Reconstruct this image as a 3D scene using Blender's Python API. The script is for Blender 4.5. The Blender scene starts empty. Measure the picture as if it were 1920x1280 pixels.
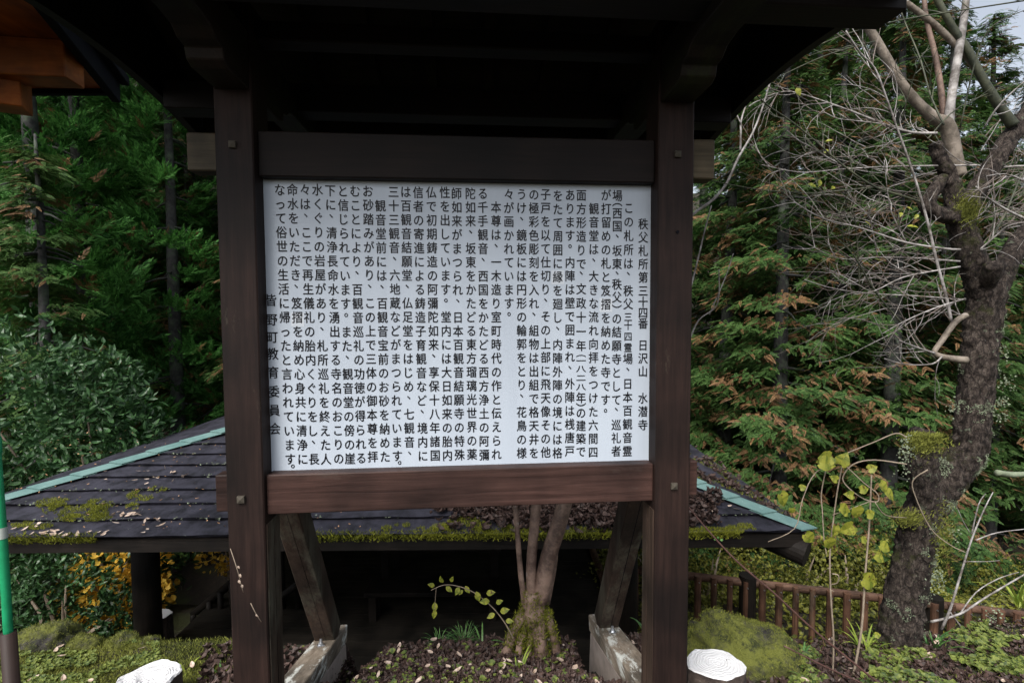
import bpy, bmesh, math, random
import numpy as np
from mathutils import Vector, Matrix, noise
random.seed(7); RNG = np.random.default_rng(11)
SC = bpy.context.scene
COL = SC.collection

# ------------------------------------------------------------------ camera
F = 930.0; PCX, PCY = 960.0, 640.0          # focal length and principal point of the 1920x1280 photograph
dn = Vector((96, 18760, 930)).normalized()  # world "down" seen by the camera (right, down, forward)
up = -dn
fz = Vector((0, 0, 1)); Yw = (fz - up * fz.dot(up)).normalized(); Xw = Yw.cross(up)
MW = Matrix((Xw, Yw, up))                   # camera (right, down, forward) -> world
EYE = Vector((0, 0, 1.5))
cam = bpy.data.cameras.new('camera'); camo = bpy.data.objects.new('camera', cam); COL.objects.link(camo)
cam.sensor_width = 36; cam.lens = F / 1920 * 36; cam.clip_start = 0.02; cam.clip_end = 500
r_, u_, b_ = MW @ Vector((1, 0, 0)), MW @ Vector((0, -1, 0)), MW @ Vector((0, 0, -1))
camo.matrix_world = Matrix(((r_.x, u_.x, b_.x, EYE.x), (r_.y, u_.y, b_.y, EYE.y), (r_.z, u_.z, b_.z, EYE.z), (0, 0, 0, 1)))
SC.camera = camo

# ------------------------------------------------------------------ light
SUN_EL, SUN_AZ = math.radians(50), math.radians(-155)   # azimuth from +Y, clockwise
w = bpy.data.worlds.new('World'); SC.world = w; w.use_nodes = True
nt = w.node_tree; nt.nodes.clear()
sky = nt.nodes.new('ShaderNodeTexSky'); sky.sky_type = 'NISHITA'; sky.sun_disc = False
sky.sun_elevation = SUN_EL; sky.sun_rotation = SUN_AZ; sky.air_density = 1.0; sky.dust_density = 3.0
hs = nt.nodes.new('ShaderNodeHueSaturation'); hs.inputs['Saturation'].default_value = 0.42
bg = nt.nodes.new('ShaderNodeBackground'); bg.inputs['Strength'].default_value = 0.085
wo = nt.nodes.new('ShaderNodeOutputWorld')
nt.links.new(sky.outputs[0], hs.inputs['Color']); nt.links.new(hs.outputs[0], bg.inputs[0]); nt.links.new(bg.outputs[0], wo.inputs[0])
sl = bpy.data.lights.new('sun', 'SUN'); sl.energy = 1.6; sl.angle = math.radians(32); sl.color = (1, .97, .92)
so = bpy.data.objects.new('sun', sl); COL.objects.link(so)
sd = Vector((math.sin(SUN_AZ) * math.cos(SUN_EL), math.cos(SUN_AZ) * math.cos(SUN_EL), math.sin(SUN_EL)))
so.rotation_euler = (-sd).to_track_quat('-Z', 'Y').to_euler(); so.location = sd * 40
SC.view_settings.view_transform = 'Standard'; SC.view_settings.look = 'None'
SC.view_settings.exposure = 1.4; SC.view_settings.gamma = 1
SC.cycles.use_denoising = True; SC.cycles.max_bounces = 6; SC.cycles.diffuse_bounces = 3
SC.cycles.glossy_bounces = 2; SC.cycles.transmission_bounces = 3; SC.cycles.caustics_reflective = False

# ------------------------------------------------------------------ helpers
def ray(px, py): return MW @ Vector(((px - PCX) / F, (py - PCY) / F, 1))
def at(px, py, Y):                          # point on the sight line of a photo pixel at distance Y ahead
    d = ray(px, py); return EYE + d * (Y / d.y)
def atz(px, py, z):
    d = ray(px, py); return EYE + d * ((z - EYE.z) / d.z)
def tag(o, label=None, cat=None, group=None, kind=None):
    if label: o['label'] = label
    if cat: o['category'] = cat
    if group: o['group'] = group
    if kind: o['kind'] = kind
    return o
def empty(name, loc, rz=0, label=None, cat=None, group=None):
    o = bpy.data.objects.new(name, None); COL.objects.link(o); o.empty_display_size = .2
    o.location = loc; o.rotation_euler = (0, 0, rz); return tag(o, label, cat, group)
def link(name, me, mats, parent=None, smooth=False, loc=None):
    for m in (mats if isinstance(mats, (list, tuple)) else [mats]): me.materials.append(m)
    o = bpy.data.objects.new(name, me); COL.objects.link(o)
    if parent is not None: o.parent = parent
    if loc is not None: o.location = loc
    if smooth: me.polygons.foreach_set('use_smooth', [True] * len(me.polygons))
    return o
class MB:
    def __init__(s): s.v = []; s.f = []; s.m = []; s.k = 0
    def add(s, vs, fs):
        n = len(s.v); s.v += [tuple(v) for v in vs]; s.f += [tuple(i + n for i in f) for f in fs]; s.m += [s.k] * len(fs); return s
    def box(s, a, b):
        x0, y0, z0 = a; x1, y1, z1 = b
        return s.add([(x0,y0,z0),(x1,y0,z0),(x1,y1,z0),(x0,y1,z0),(x0,y0,z1),(x1,y0,z1),(x1,y1,z1),(x0,y1,z1)],
                     [(0,3,2,1),(4,5,6,7),(0,1,5,4),(1,2,6,5),(2,3,7,6),(3,0,4,7)])
    def beam(s, p, q, wx, wz, upv=(0, 0, 1), q_scale=1):   # square bar from p to q
        p, q = Vector(p), Vector(q); d = (q - p).normalized(); sx = d.cross(Vector(upv))
        if sx.length < 1e-4: sx = d.cross(Vector((0, 1, 0)))
        sx.normalize(); sz = sx.cross(d)
        vs = []
        for c, k in ((p, 1), (q, q_scale)):
            for a, b in ((-1,-1),(1,-1),(1,1),(-1,1)): vs.append(c + sx * (a * wx / 2 * k) + sz * (b * wz / 2 * k))
        return s.add(vs, [(3,2,1,0),(4,5,6,7),(0,1,5,4),(1,2,6,5),(2,3,7,6),(3,0,4,7)])
    def prism(s, poly, axis, a, b):         # polygon in the plane of the two other axes
        n = len(poly); vs = []
        for t in (a, b):
            for (p, q) in poly: vs.append({0: (t, p, q), 1: (p, t, q), 2: (p, q, t)}[axis])
        return s.add(vs, [tuple(range(n))[::-1], tuple(range(n, 2 * n))] + [(i, (i + 1) % n, n + (i + 1) % n, n + i) for i in range(n)])
    def tube(s, pts, rad, n=8, cap=True, rough=0.0, seed=0, rings=1, disp=0.0, freq=20.0):
        rg = random.Random(seed); P = [Vector(p) for p in pts]; R = list(rad) if hasattr(rad, '__len__') else [rad] * len(P)
        if rings > 1:
            P2, R2 = [], []
            for i in range(len(P) - 1):
                p0, p1, p2, p3 = P[max(i-1,0)], P[i], P[i+1], P[min(i+2,len(P)-1)]
                for k in range(rings):
                    t = k / rings
                    P2.append(.5*((2*p1)+(p2-p0)*t+(2*p0-5*p1+4*p2-p3)*t*t+(3*p1-p0-3*p2+p3)*t**3)); R2.append(R[i]*(1-t)+R[i+1]*t)
            P, R = P2 + [P[-1]], R2 + [R[-1]]
        vs = []; sx = None
        ph = [rg.uniform(0, 6.28) for _ in range(6)]
        L = 0
        for i, p in enumerate(P):
            d = (P[min(i+1, len(P)-1)] - P[max(i-1, 0)]).normalized()
            if i: L += (P[i] - P[i-1]).length
            if sx is None: sx = d.cross(Vector((.3, 1, .2))).normalized()
            sx = (sx - d * sx.dot(d)).normalized(); sy = d.cross(sx)
            for k in range(n):
                a = 2 * math.pi * k / n
                rr = R[i] * (1 + rough * (.5*math.sin(2*a+ph[0]+L*3) + .35*math.sin(3*a+ph[1]-L*5) + .3*math.sin(5*a+ph[2]+L*9) + .35*math.sin(L*17+ph[3]+a) + rg.uniform(-.35,.35)))
                q = sx * math.cos(a) + sy * math.sin(a); c = p + q * rr
                if disp: c = c + q * (disp * (noise.fractal(c * freq, .9, 2.1, 4) + .6 * abs(noise.noise(c * freq * .45 + Vector((7, 3, seed))))))
                vs.append(c)
        fs = []
        for i in range(len(P) - 1):
            for k in range(n):
                fs.append((i*n+k, i*n+(k+1)%n, (i+1)*n+(k+1)%n, (i+1)*n+k))
        if cap: fs += [tuple(range(n))[::-1], tuple(range((len(P)-1)*n, len(P)*n))]
        return s.add(vs, fs)
    def mesh(s, name):
        me = bpy.data.meshes.new(name); me.from_pydata(s.v, [], s.f); me.polygons.foreach_set('material_index', s.m); me.update(); return me
    def build(s, name, mats, parent=None, smooth=False, bevel=0, loc=None):
        me = s.mesh(name)
        if bevel:
            bm = bmesh.new(); bm.from_mesh(me)
            bmesh.ops.bevel(bm, geom=bm.edges[:], offset=bevel, segments=1, affect='EDGES'); bm.to_mesh(me); bm.free()
        return link(name, me, mats, parent, smooth, loc)
def quads(name, V, mi=None):                # fast mesh of loose quads, V = (N,4,3)
    N = len(V); me = bpy.data.meshes.new(name)
    me.vertices.add(N * 4); me.vertices.foreach_set('co', np.asarray(V, np.float32).reshape(-1))
    me.loops.add(N * 4); me.loops.foreach_set('vertex_index', np.arange(N * 4, dtype=np.int32))
    me.polygons.add(N); me.polygons.foreach_set('loop_start', np.arange(0, N * 4, 4, dtype=np.int32))
    if mi is not None: me.polygons.foreach_set('material_index', np.asarray(mi, np.int32))
    me.update(calc_edges=True); return me
def frames(d, upv):                         # rotation matrices with Y = d, Z near upv
    d = d / np.linalg.norm(d, axis=1, keepdims=True); x = np.cross(d, upv); nx = np.linalg.norm(x, axis=1, keepdims=True)
    x = np.where(nx > 1e-5, x / np.maximum(nx, 1e-9), np.array([1., 0, 0])); z = np.cross(x, d)
    return np.stack([x, d, z], axis=2)
def place(T, pos, R, sc):                   # template quads (k,4,3) at n places
    V = np.einsum('nij,kqj->nkqi', R, T) * np.asarray(sc)[:, None, None, None] + np.asarray(pos)[:, None, None, :]
    return V.reshape(-1, 4, 3)
def rnd(a, b, n): return RNG.uniform(a, b, n)
def rdir(n):
    v = RNG.normal(size=(n, 3)); return v / np.linalg.norm(v, axis=1, keepdims=True)

# ------------------------------------------------------------------ materials
def mat(name, build):
    m = bpy.data.materials.new(name); m.use_nodes = True; nt = m.node_tree
    b = nt.nodes['Principled BSDF']; build(nt, b); return m
def N(nt, t, **kw):
    n = nt.nodes.new(t)
    for k, v in kw.items():
        if k in n.inputs.keys(): n.inputs[k].default_value = v
        else: setattr(n, k, v)
    return n
def ramp(nt, stops, src):
    r = nt.nodes.new('ShaderNodeValToRGB'); e = r.color_ramp.elements
    while len(e) < len(stops): e.new(.5)
    for i, (p, c) in enumerate(stops): e[i].position = p; e[i].color = (*c, 1)
    nt.links.new(src, r.inputs[0]); return r
def coords(nt, scale, kind='Object'):
    tc = nt.nodes.new('ShaderNodeTexCoord'); mp = nt.nodes.new('ShaderNodeMapping'); mp.inputs['Scale'].default_value = scale
    nt.links.new(tc.outputs[kind], mp.inputs[0]); return mp.outputs[0]
def mixc(nt, fac, a, b):
    m = nt.nodes.new('ShaderNodeMix'); m.data_type = 'RGBA'
    if isinstance(fac, (int, float)): m.inputs[0].default_value = fac
    else: nt.links.new(fac, m.inputs[0])
    for s, i in ((a, 6), (b, 7)):
        if isinstance(s, tuple): m.inputs[i].default_value = (*s, 1)
        else: nt.links.new(s, m.inputs[i])
    return m.outputs[2]
def bump(nt, b, h, strength=.3, dist=.01):
    n = nt.nodes.new('ShaderNodeBump'); n.inputs['Strength'].default_value = strength; n.inputs['Distance'].default_value = dist
    nt.links.new(h, n.inputs['Height']); nt.links.new(n.outputs[0], b.inputs['Normal'])
def wood(name, c0, c1, axis, patch=None, pscale=5, pth=(.55, .7), rough=.65, grain=60):
    def f(nt, b):
        sc = [grain, grain, grain]; sc[axis] = grain / 22
        v = coords(nt, sc); n1 = N(nt, 'ShaderNodeTexNoise', Scale=1.0, Detail=6, Roughness=.65, Distortion=.6); nt.links.new(v, n1.inputs['Vector'])
        r = ramp(nt, [(.3, c0), (.7, c1)], n1.outputs[0]); c = r.outputs[0]
        v3 = coords(nt, [3.1, 3.1, 3.1]); n3 = N(nt, 'ShaderNodeTexNoise', Scale=1.0, Detail=4); nt.links.new(v3, n3.inputs['Vector'])
        r3 = ramp(nt, [(.38, (.50, .50, .50)), (.62, (1.4, 1.33, 1.28))], n3.outputs[0])
        mm = nt.nodes.new('ShaderNodeMix'); mm.data_type = 'RGBA'; mm.blend_type = 'MULTIPLY'; mm.inputs[0].default_value = 1
        nt.links.new(c, mm.inputs[6]); nt.links.new(r3.outputs[0], mm.inputs[7]); c = mm.outputs[2]
        if patch:
            sp = [pscale * 4] * 3; sp[axis] = pscale
            v2 = coords(nt, sp); n2 = N(nt, 'ShaderNodeTexNoise', Scale=1.0, Detail=8, Roughness=.75); nt.links.new(v2, n2.inputs['Vector'])
            r2 = ramp(nt, [(pth[0], (0, 0, 0)), (pth[1], (1, 1, 1))], n2.outputs[0]); c = mixc(nt, r2.outputs[0], c, patch)
        nt.links.new(c, b.inputs['Base Color']); b.inputs['Roughness'].default_value = rough; b.inputs['Specular IOR Level'].default_value = .22
        bump(nt, b, n1.outputs[0], .35, .004)
    return mat(name, f)
def simple(name, c, rough=.6, var=.35, scale=8, metallic=0, bs=.2, bd=.005, spec=None):
    def f(nt, b):
        v = coords(nt, [1, 1, 1]); n1 = N(nt, 'ShaderNodeTexNoise', Scale=scale, Detail=6, Roughness=.65); nt.links.new(v, n1.inputs['Vector'])
        lo = tuple(x * (1 - var) for x in c); hi = tuple(min(1, x * (1 + var)) for x in c)
        r = ramp(nt, [(.3, lo), (.7, hi)], n1.outputs[0]); nt.links.new(r.outputs[0], b.inputs['Base Color'])
        b.inputs['Roughness'].default_value = rough; b.inputs['Metallic'].default_value = metallic
        if spec is not None: b.inputs['Specular IOR Level'].default_value = spec
        if bs: bump(nt, b, n1.outputs[0], bs, bd)
    return mat(name, f)
def leafmat(name, c0, c1, rough=.5, trans=.25, scale=.9, spec=.4, blem=None):
    def f(nt, b):
        v = coords(nt, [1, 1, 1]); n1 = N(nt, 'ShaderNodeTexNoise', Scale=scale, Detail=5, Roughness=.7); nt.links.new(v, n1.inputs['Vector'])
        wn = nt.nodes.new('ShaderNodeNewGeometry'); mx = nt.nodes.new('ShaderNodeMath'); mx.operation = 'MULTIPLY_ADD'
        nt.links.new(wn.outputs['Random Per Island'], mx.inputs[0]); mx.inputs[1].default_value = .45
        ad = nt.nodes.new('ShaderNodeMath'); ad.operation = 'SUBTRACT'; nt.links.new(n1.outputs[0], ad.inputs[0]); ad.inputs[1].default_value = .22
        nt.links.new(ad.outputs[0], mx.inputs[2])
        r = ramp(nt, [(.25, c0), (.75, c1)], mx.outputs[0]); lc = r.outputs[0]
        if blem:
            nb = N(nt, 'ShaderNodeTexNoise', Scale=75, Detail=4); nt.links.new(v, nb.inputs['Vector']); lc = mixc(nt, ramp(nt, [(.62, (0, 0, 0)), (.68, (1, 1, 1))], nb.outputs[0]).outputs[0], lc, blem)
        nt.links.new(lc, b.inputs['Base Color'])
        b.inputs['Roughness'].default_value = rough; b.inputs['Specular IOR Level'].default_value = spec
        t = nt.nodes.new('ShaderNodeBsdfTranslucent'); nt.links.new(lc, t.inputs[0])
        ms = nt.nodes.new('ShaderNodeMixShader'); ms.inputs[0].default_value = trans
        out = nt.nodes['Material Output']; nt.links.new(b.outputs[0], ms.inputs[1]); nt.links.new(t.outputs[0], ms.inputs[2]); nt.links.new(ms.outputs[0], out.inputs[0])
    return mat(name, f)
def spotted(name, c0, c1, spots, scale=14, rough=.85, bd=.02, bs=.8):
    """bark or slate: base noise, then (colour, noise scale, low, high) patches on top"""
    def f(nt, b):
        v = coords(nt, [1, 1, 1]); n1 = N(nt, 'ShaderNodeTexNoise', Scale=scale, Detail=8, Roughness=.7); nt.links.new(v, n1.inputs['Vector'])
        c = ramp(nt, [(.40, c0), (.60, c1)], n1.outputs[0]).outputs[0]
        for i, (pc, s, lo, hi) in enumerate(spots):
            mp = coords(nt, [1, 1, 1]); n2 = N(nt, 'ShaderNodeTexNoise', Scale=s, Detail=7, Roughness=.72); n2.noise_dimensions = '4D'; n2.inputs['W'].default_value = 3.7 * i + 1
            nt.links.new(mp, n2.inputs['Vector'])
            c = mixc(nt, ramp(nt, [(lo, (0, 0, 0)), (hi, (1, 1, 1))], n2.outputs[0]).outputs[0], c, pc)
        nt.links.new(c, b.inputs['Base Color']); b.inputs['Roughness'].default_value = rough
        if bs: bump(nt, b, n1.outputs[0], bs, bd)
    return mat(name, f)

GREY = (.17, .155, .12)
DW0, DW1 = (.0068, .0035, .0028), (.0215, .0118, .0095)
M_postz = wood('stained_wood_upright', DW0, DW1, 2, (.10, .085, .06), 1.6, (.62, .78))
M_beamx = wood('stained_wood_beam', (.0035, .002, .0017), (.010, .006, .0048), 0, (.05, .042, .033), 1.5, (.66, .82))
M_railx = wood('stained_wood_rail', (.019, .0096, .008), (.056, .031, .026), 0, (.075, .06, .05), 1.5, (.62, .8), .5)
M_beamy = wood('stained_wood_arm', (.006, .0038, .0026), (.016, .010, .007), 1, (.02, .024, .008), 2.5, (.5, .66))
M_greyz = wood('weathered_strut', (.020, .013, .010), (.055, .038, .029), 2, (.10, .095, .072), 2.0, (.5, .72))
M_greyy = wood('weathered_sill', (.10, .08, .06), (.24, .21, .17), 1, (.55, .56, .52), 5, (.52, .6), .8)
M_endg = wood('weathered_beam_end', (.042, .034, .021), (.10, .082, .053), 0, (.10, .045, .025), 4, (.6, .7))
M_peg = simple('peg_wood', (.06, .052, .04), .75, spec=.2)
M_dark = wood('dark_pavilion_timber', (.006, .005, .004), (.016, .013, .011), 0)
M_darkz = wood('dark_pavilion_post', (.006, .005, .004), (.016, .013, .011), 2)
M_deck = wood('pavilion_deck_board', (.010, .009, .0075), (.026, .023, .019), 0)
M_log = wood('brown_log_rail', (.052, .030, .021), (.14, .084, .058), 0, (.12, .11, .09), 2, (.58, .75))
M_logz = wood('brown_log_baluster', (.045, .024, .016), (.125, .068, .044), 2, (.10, .085, .06), 2, (.55, .75))
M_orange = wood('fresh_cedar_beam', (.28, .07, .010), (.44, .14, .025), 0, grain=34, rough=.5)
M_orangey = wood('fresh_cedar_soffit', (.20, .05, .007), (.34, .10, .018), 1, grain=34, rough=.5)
M_black = simple('black_metal_edge', (.005, .005, .008), .8, .3, spec=.08)
M_ink = simple('black_lettering', (.006, .006, .010), .45, .1, bs=0)
M_concrete = simple('stained_concrete', (.30, .25, .22), .85, .25, 12)
M_steel = simple('zinc_bolt', (.5, .52, .55), .35, .15, metallic=.9)
def f_panel(nt, b):
    v = coords(nt, [9, 9, 1.2]); n1 = N(nt, 'ShaderNodeTexNoise', Scale=1.0, Detail=6, Roughness=.6); nt.links.new(v, n1.inputs['Vector'])
    v2 = coords(nt, [60, 60, 60]); n2 = N(nt, 'ShaderNodeTexNoise', Scale=1.0, Detail=3); nt.links.new(v2, n2.inputs['Vector'])
    c = ramp(nt, [(.3, (.42, .47, .54)), (.6, (.48, .535, .605))], n1.outputs[0]).outputs[0]
    c = mixc(nt, ramp(nt, [(.76, (0, 0, 0)), (.80, (1, 1, 1))], n2.outputs[0]).outputs[0], c, (.42, .42, .40))
    nt.links.new(c, b.inputs['Base Color']); b.inputs['Roughness'].default_value = .45
M_panel = mat('white_enamel_panel', f_panel)
M_patch = simple('white_correction_sticker', (.56, .60, .65), .4, .02, bs=0)
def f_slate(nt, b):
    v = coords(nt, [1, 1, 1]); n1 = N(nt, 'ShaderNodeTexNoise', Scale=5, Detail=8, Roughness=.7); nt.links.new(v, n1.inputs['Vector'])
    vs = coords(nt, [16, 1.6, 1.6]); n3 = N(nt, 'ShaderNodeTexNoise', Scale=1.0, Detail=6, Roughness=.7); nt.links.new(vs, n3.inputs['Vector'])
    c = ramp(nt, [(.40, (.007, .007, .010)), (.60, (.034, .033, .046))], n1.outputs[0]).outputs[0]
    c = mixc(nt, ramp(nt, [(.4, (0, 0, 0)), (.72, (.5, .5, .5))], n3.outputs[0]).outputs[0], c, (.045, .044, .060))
    for pc, s, lo, hi, wv in (((.32, .36, .30), 9, .66, .70, 1.), ((.11, .11, .02), 3.2, .64, .74, 5.), ((.40, .21, .12), 42, .73, .76, 9.)):
        n2 = N(nt, 'ShaderNodeTexNoise', Scale=s, Detail=7, Roughness=.7); n2.noise_dimensions = '4D'; n2.inputs['W'].default_value = wv; nt.links.new(v, n2.inputs['Vector'])
        c = mixc(nt, ramp(nt, [(lo, (0, 0, 0)), (hi, (1, 1, 1))], n2.outputs[0]).outputs[0], c, pc)
    nt.links.new(c, b.inputs['Base Color']); b.inputs['Roughness'].default_value = .6; b.inputs['Specular IOR Level'].default_value = .3; bump(nt, b, n1.outputs[0], .3, .008)
M_slate = mat('purple_grey_roof_shingle', f_slate)
M_copper = spotted('verdigris_hip_cap', (.085, .165, .155), (.125, .215, .20), [((.30, .40, .39), 22, .6, .7), ((.10, .13, .08), 4, .66, .74)], 5, .5, .003, .2)
M_moss = leafmat('roof_moss_blade', (.06, .075, .006), (.30, .31, .03), .9, .2, 3)
M_mossg = leafmat('ground_moss_blade', (.055, .07, .010), (.27, .285, .055), .9, .2, 3)
M_deadleaf = leafmat('dead_brown_leaf', (.020, .012, .010), (.092, .056, .046), .6, .08, 14)
M_paleleaf = leafmat('pale_curled_leaf', (.35, .25, .18), (.62, .50, .42), .6, .1, 10)
M_rock = spotted('mossy_rock', (.016, .014, .012), (.06, .054, .045), [((.13, .14, .022), 7, .40, .52), ((.03, .036, .008), 18, .5, .6)], 14, .9, .04, 1)
def f_cut(nt, b):
    v = coords(nt, [1, 1, 0]); n0 = N(nt, 'ShaderNodeTexNoise', Scale=14, Detail=3); nt.links.new(v, n0.inputs['Vector'])
    ln = nt.nodes.new('ShaderNodeVectorMath'); ln.operation = 'LENGTH'; nt.links.new(v, ln.inputs[0])
    ma = nt.nodes.new('ShaderNodeMath'); ma.operation = 'MULTIPLY_ADD'; nt.links.new(n0.outputs[0], ma.inputs[0]); ma.inputs[1].default_value = .05; nt.links.new(ln.outputs['Value'], ma.inputs[2])
    m2 = nt.nodes.new('ShaderNodeMath'); m2.operation = 'MULTIPLY'; nt.links.new(ma.outputs[0], m2.inputs[0]); m2.inputs[1].default_value = 520
    sn = nt.nodes.new('ShaderNodeMath'); sn.operation = 'SINE'; nt.links.new(m2.outputs[0], sn.inputs[0])
    n1 = N(nt, 'ShaderNodeTexNoise', Scale=30, Detail=6, Roughness=.7); nt.links.new(v, n1.inputs['Vector'])
    mu = nt.nodes.new('ShaderNodeMath'); mu.operation = 'MULTIPLY'; nt.links.new(sn.outputs[0], mu.inputs[0]); nt.links.new(n1.outputs[0], mu.inputs[1])
    c = ramp(nt, [(.40, (.66, .66, .67)), (.60, (.50, .49, .48))], mu.outputs[0]).outputs[0]
    n2 = N(nt, 'ShaderNodeTexVoronoi', Scale=16); n2.feature = 'DISTANCE_TO_EDGE'; nt.links.new(v, n2.inputs['Vector'])
    n3 = N(nt, 'ShaderNodeTexNoise', Scale=9, Detail=5); nt.links.new(v, n3.inputs['Vector'])
    k = nt.nodes.new('ShaderNodeMath'); k.operation = 'ADD'; nt.links.new(n2.outputs['Distance'], k.inputs[0]); m4 = nt.nodes.new('ShaderNodeMath'); m4.operation = 'MULTIPLY_ADD'; nt.links.new(n3.outputs[0], m4.inputs[0]); m4.inputs[1].default_value = .5; m4.inputs[2].default_value = -.19; nt.links.new(m4.outputs[0], k.inputs[1])
    c = mixc(nt, ramp(nt, [(.0, (1, 1, 1)), (.02, (0, 0, 0))], k.outputs[0]).outputs[0], c, (.20, .19, .18))
    nt.links.new(c, b.inputs['Base Color']); b.inputs['Roughness'].default_value = .8; bump(nt, b, mu.outputs[0], .5, .004)
M_cut = mat('whitewashed_stump_top', f_cut)
M_stumpb = spotted('stump_bark', (.03, .02, .016), (.085, .06, .048), [((.22, .20, .17), 14, .62, .68)], 18)
def f_bark(nt, b):
    v = coords(nt, [1, 1, .45]); n1 = N(nt, 'ShaderNodeTexNoise', Scale=46, Detail=9, Roughness=.75, Distortion=.4); nt.links.new(v, n1.inputs['Vector'])
    vo = N(nt, 'ShaderNodeTexVoronoi', Scale=38); vo.feature = 'DISTANCE_TO_EDGE'; nt.links.new(v, vo.inputs['Vector'])
    c = ramp(nt, [(.37, (.010, .007, .006)), (.49, (.055, .041, .034)), (.61, (.15, .12, .10))], n1.outputs[0]).outputs[0]
    c = mixc(nt, ramp(nt, [(.0, (.8, .8, .8)), (.06, (0, 0, 0))], vo.outputs['Distance']).outputs[0], c, (.006, .004, .004))
    v1 = coords(nt, [1, 1, 1])
    for pc, sc_, lo, hi, w_ in (((.05, .055, .015), 7, .55, .64, 1.), ((.20, .225, .16), 20, .60, .64, 5.), ((.26, .25, .235), 75, .63, .67, 9.)):
        n2 = N(nt, 'ShaderNodeTexNoise', Scale=sc_, Detail=7, Roughness=.75); n2.noise_dimensions = '4D'; n2.inputs['W'].default_value = w_; nt.links.new(v1, n2.inputs['Vector'])
        c = mixc(nt, ramp(nt, [(lo, (0, 0, 0)), (hi, (.9, .9, .9))], n2.outputs[0]).outputs[0], c, pc)
    nt.links.new(c, b.inputs['Base Color']); b.inputs['Roughness'].default_value = .85; b.inputs['Specular IOR Level'].default_value = .25; bump(nt, b, n1.outputs[0], 1, .05)
M_bark = mat('plum_bark', f_bark)
M_twig = spotted('plum_twig_bark', (.11, .095, .085), (.40, .375, .36), [((.12, .10, .06), 9, .55, .66)], 16, .6, .004, .3)
M_twigb = spotted('brown_twig_bark', (.07, .052, .042), (.22, .18, .155), [], 16, .7, .004, .3)
M_twigd = spotted('dark_green_twig_bark', (.025, .03, .018), (.075, .08, .045), [], 16, .6, .004, .3)
M_limb = spotted('smooth_grey_limb_bark', (.10, .08, .06), (.24, .20, .16), [((.34, .31, .29), 9, .58, .66)], 22, .65, .006, .4)
M_crape = spotted('smooth_pinkish_bark', (.085, .052, .04), (.26, .175, .135), [((.36, .30, .26), 7, .60, .66), ((.06, .045, .035), 5, .6, .68)], 12, .6, .004, .3)
M_lichen = leafmat('pale_lichen_flake', (.11, .135, .085), (.27, .31, .21), .9, .05, 20)
M_ctrunk = spotted('conifer_trunk_bark', (.012, .012, .012), (.042, .041, .040), [((.06, .08, .05), 4, .5, .65)], 9)
M_hinoki = leafmat('cypress_spray', (.014, .042, .010), (.088, .165, .042), .6, .35, .5, .2)
M_brown = leafmat('withered_cypress_spray', (.085, .045, .02), (.24, .135, .058), .6, .2, 2)
M_sugi = leafmat('cedar_spray', (.010, .055, .010), (.105, .28, .062), .6, .3, .5, .2)
M_shrub = leafmat('glossy_shrub_leaf', (.014, .045, .014), (.060, .135, .045), .4, .15, 3, .4)
M_yellow = leafmat('yellow_maple_leaf', (.58, .33, .025), (.86, .60, .10), .6, .5, 3)
M_ygreen = leafmat('yellowing_shrub_leaf', (.022, .036, .008), (.24, .24, .035), .6, .3, 2)
M_vine = leafmat('yellow_vine_leaf', (.12, .16, .016), (.36, .36, .05), .5, .4, 20, .4, (.12, .075, .02))
M_vstem = simple('vine_stem', (.24, .19, .14), .7, .3, 30)
M_rvine = simple('reddish_vine_stem', (.085, .04, .032), .6, .3, 30)
M_grass = leafmat('strap_grass', (.03, .095, .025), (.14, .27, .07), .4, .2, 9)
M_grassy = leafmat('pale_strap_grass', (.14, .23, .03), (.36, .42, .07), .45, .3, 9)
M_weed = leafmat('low_weed_leaf', (.035, .068, .015), (.21, .25, .05), .6, .25, 9)
M_gpole = simple('green_plastic_coating', (.008, .25, .10), .45, .22, 22, bs=.1)
M_sleeve = simple('brown_plastic_pipe', (.030, .019, .016), .55, .25, 6, spec=.2)
M_tape = simple('grey_tape', (.36, .40, .36), .5, .1, 20)
def f_ground(nt, b):
    v = coords(nt, [1, 1, 1]); n1 = N(nt, 'ShaderNodeTexNoise', Scale=9, Detail=9, Roughness=.75); nt.links.new(v, n1.inputs['Vector'])
    n2 = N(nt, 'ShaderNodeTexNoise', Scale=1.3, Detail=6, Roughness=.6); nt.links.new(v, n2.inputs['Vector'])
    c = ramp(nt, [(.3, (.010, .008, .006)), (.55, (.03, .022, .015)), (.75, (.065, .045, .028))], n1.outputs[0]).outputs[0]
    c = mixc(nt, ramp(nt, [(.5, (0, 0, 0)), (.64, (.8, .8, .8))], n2.outputs[0]).outputs[0], c, (.045, .055, .014))
    nt.links.new(c, b.inputs['Base Color']); b.inputs['Roughness'].default_value = .95; bump(nt, b, n1.outputs[0], .8, .03)
M_ground = mat('forest_floor', f_ground)

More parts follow.
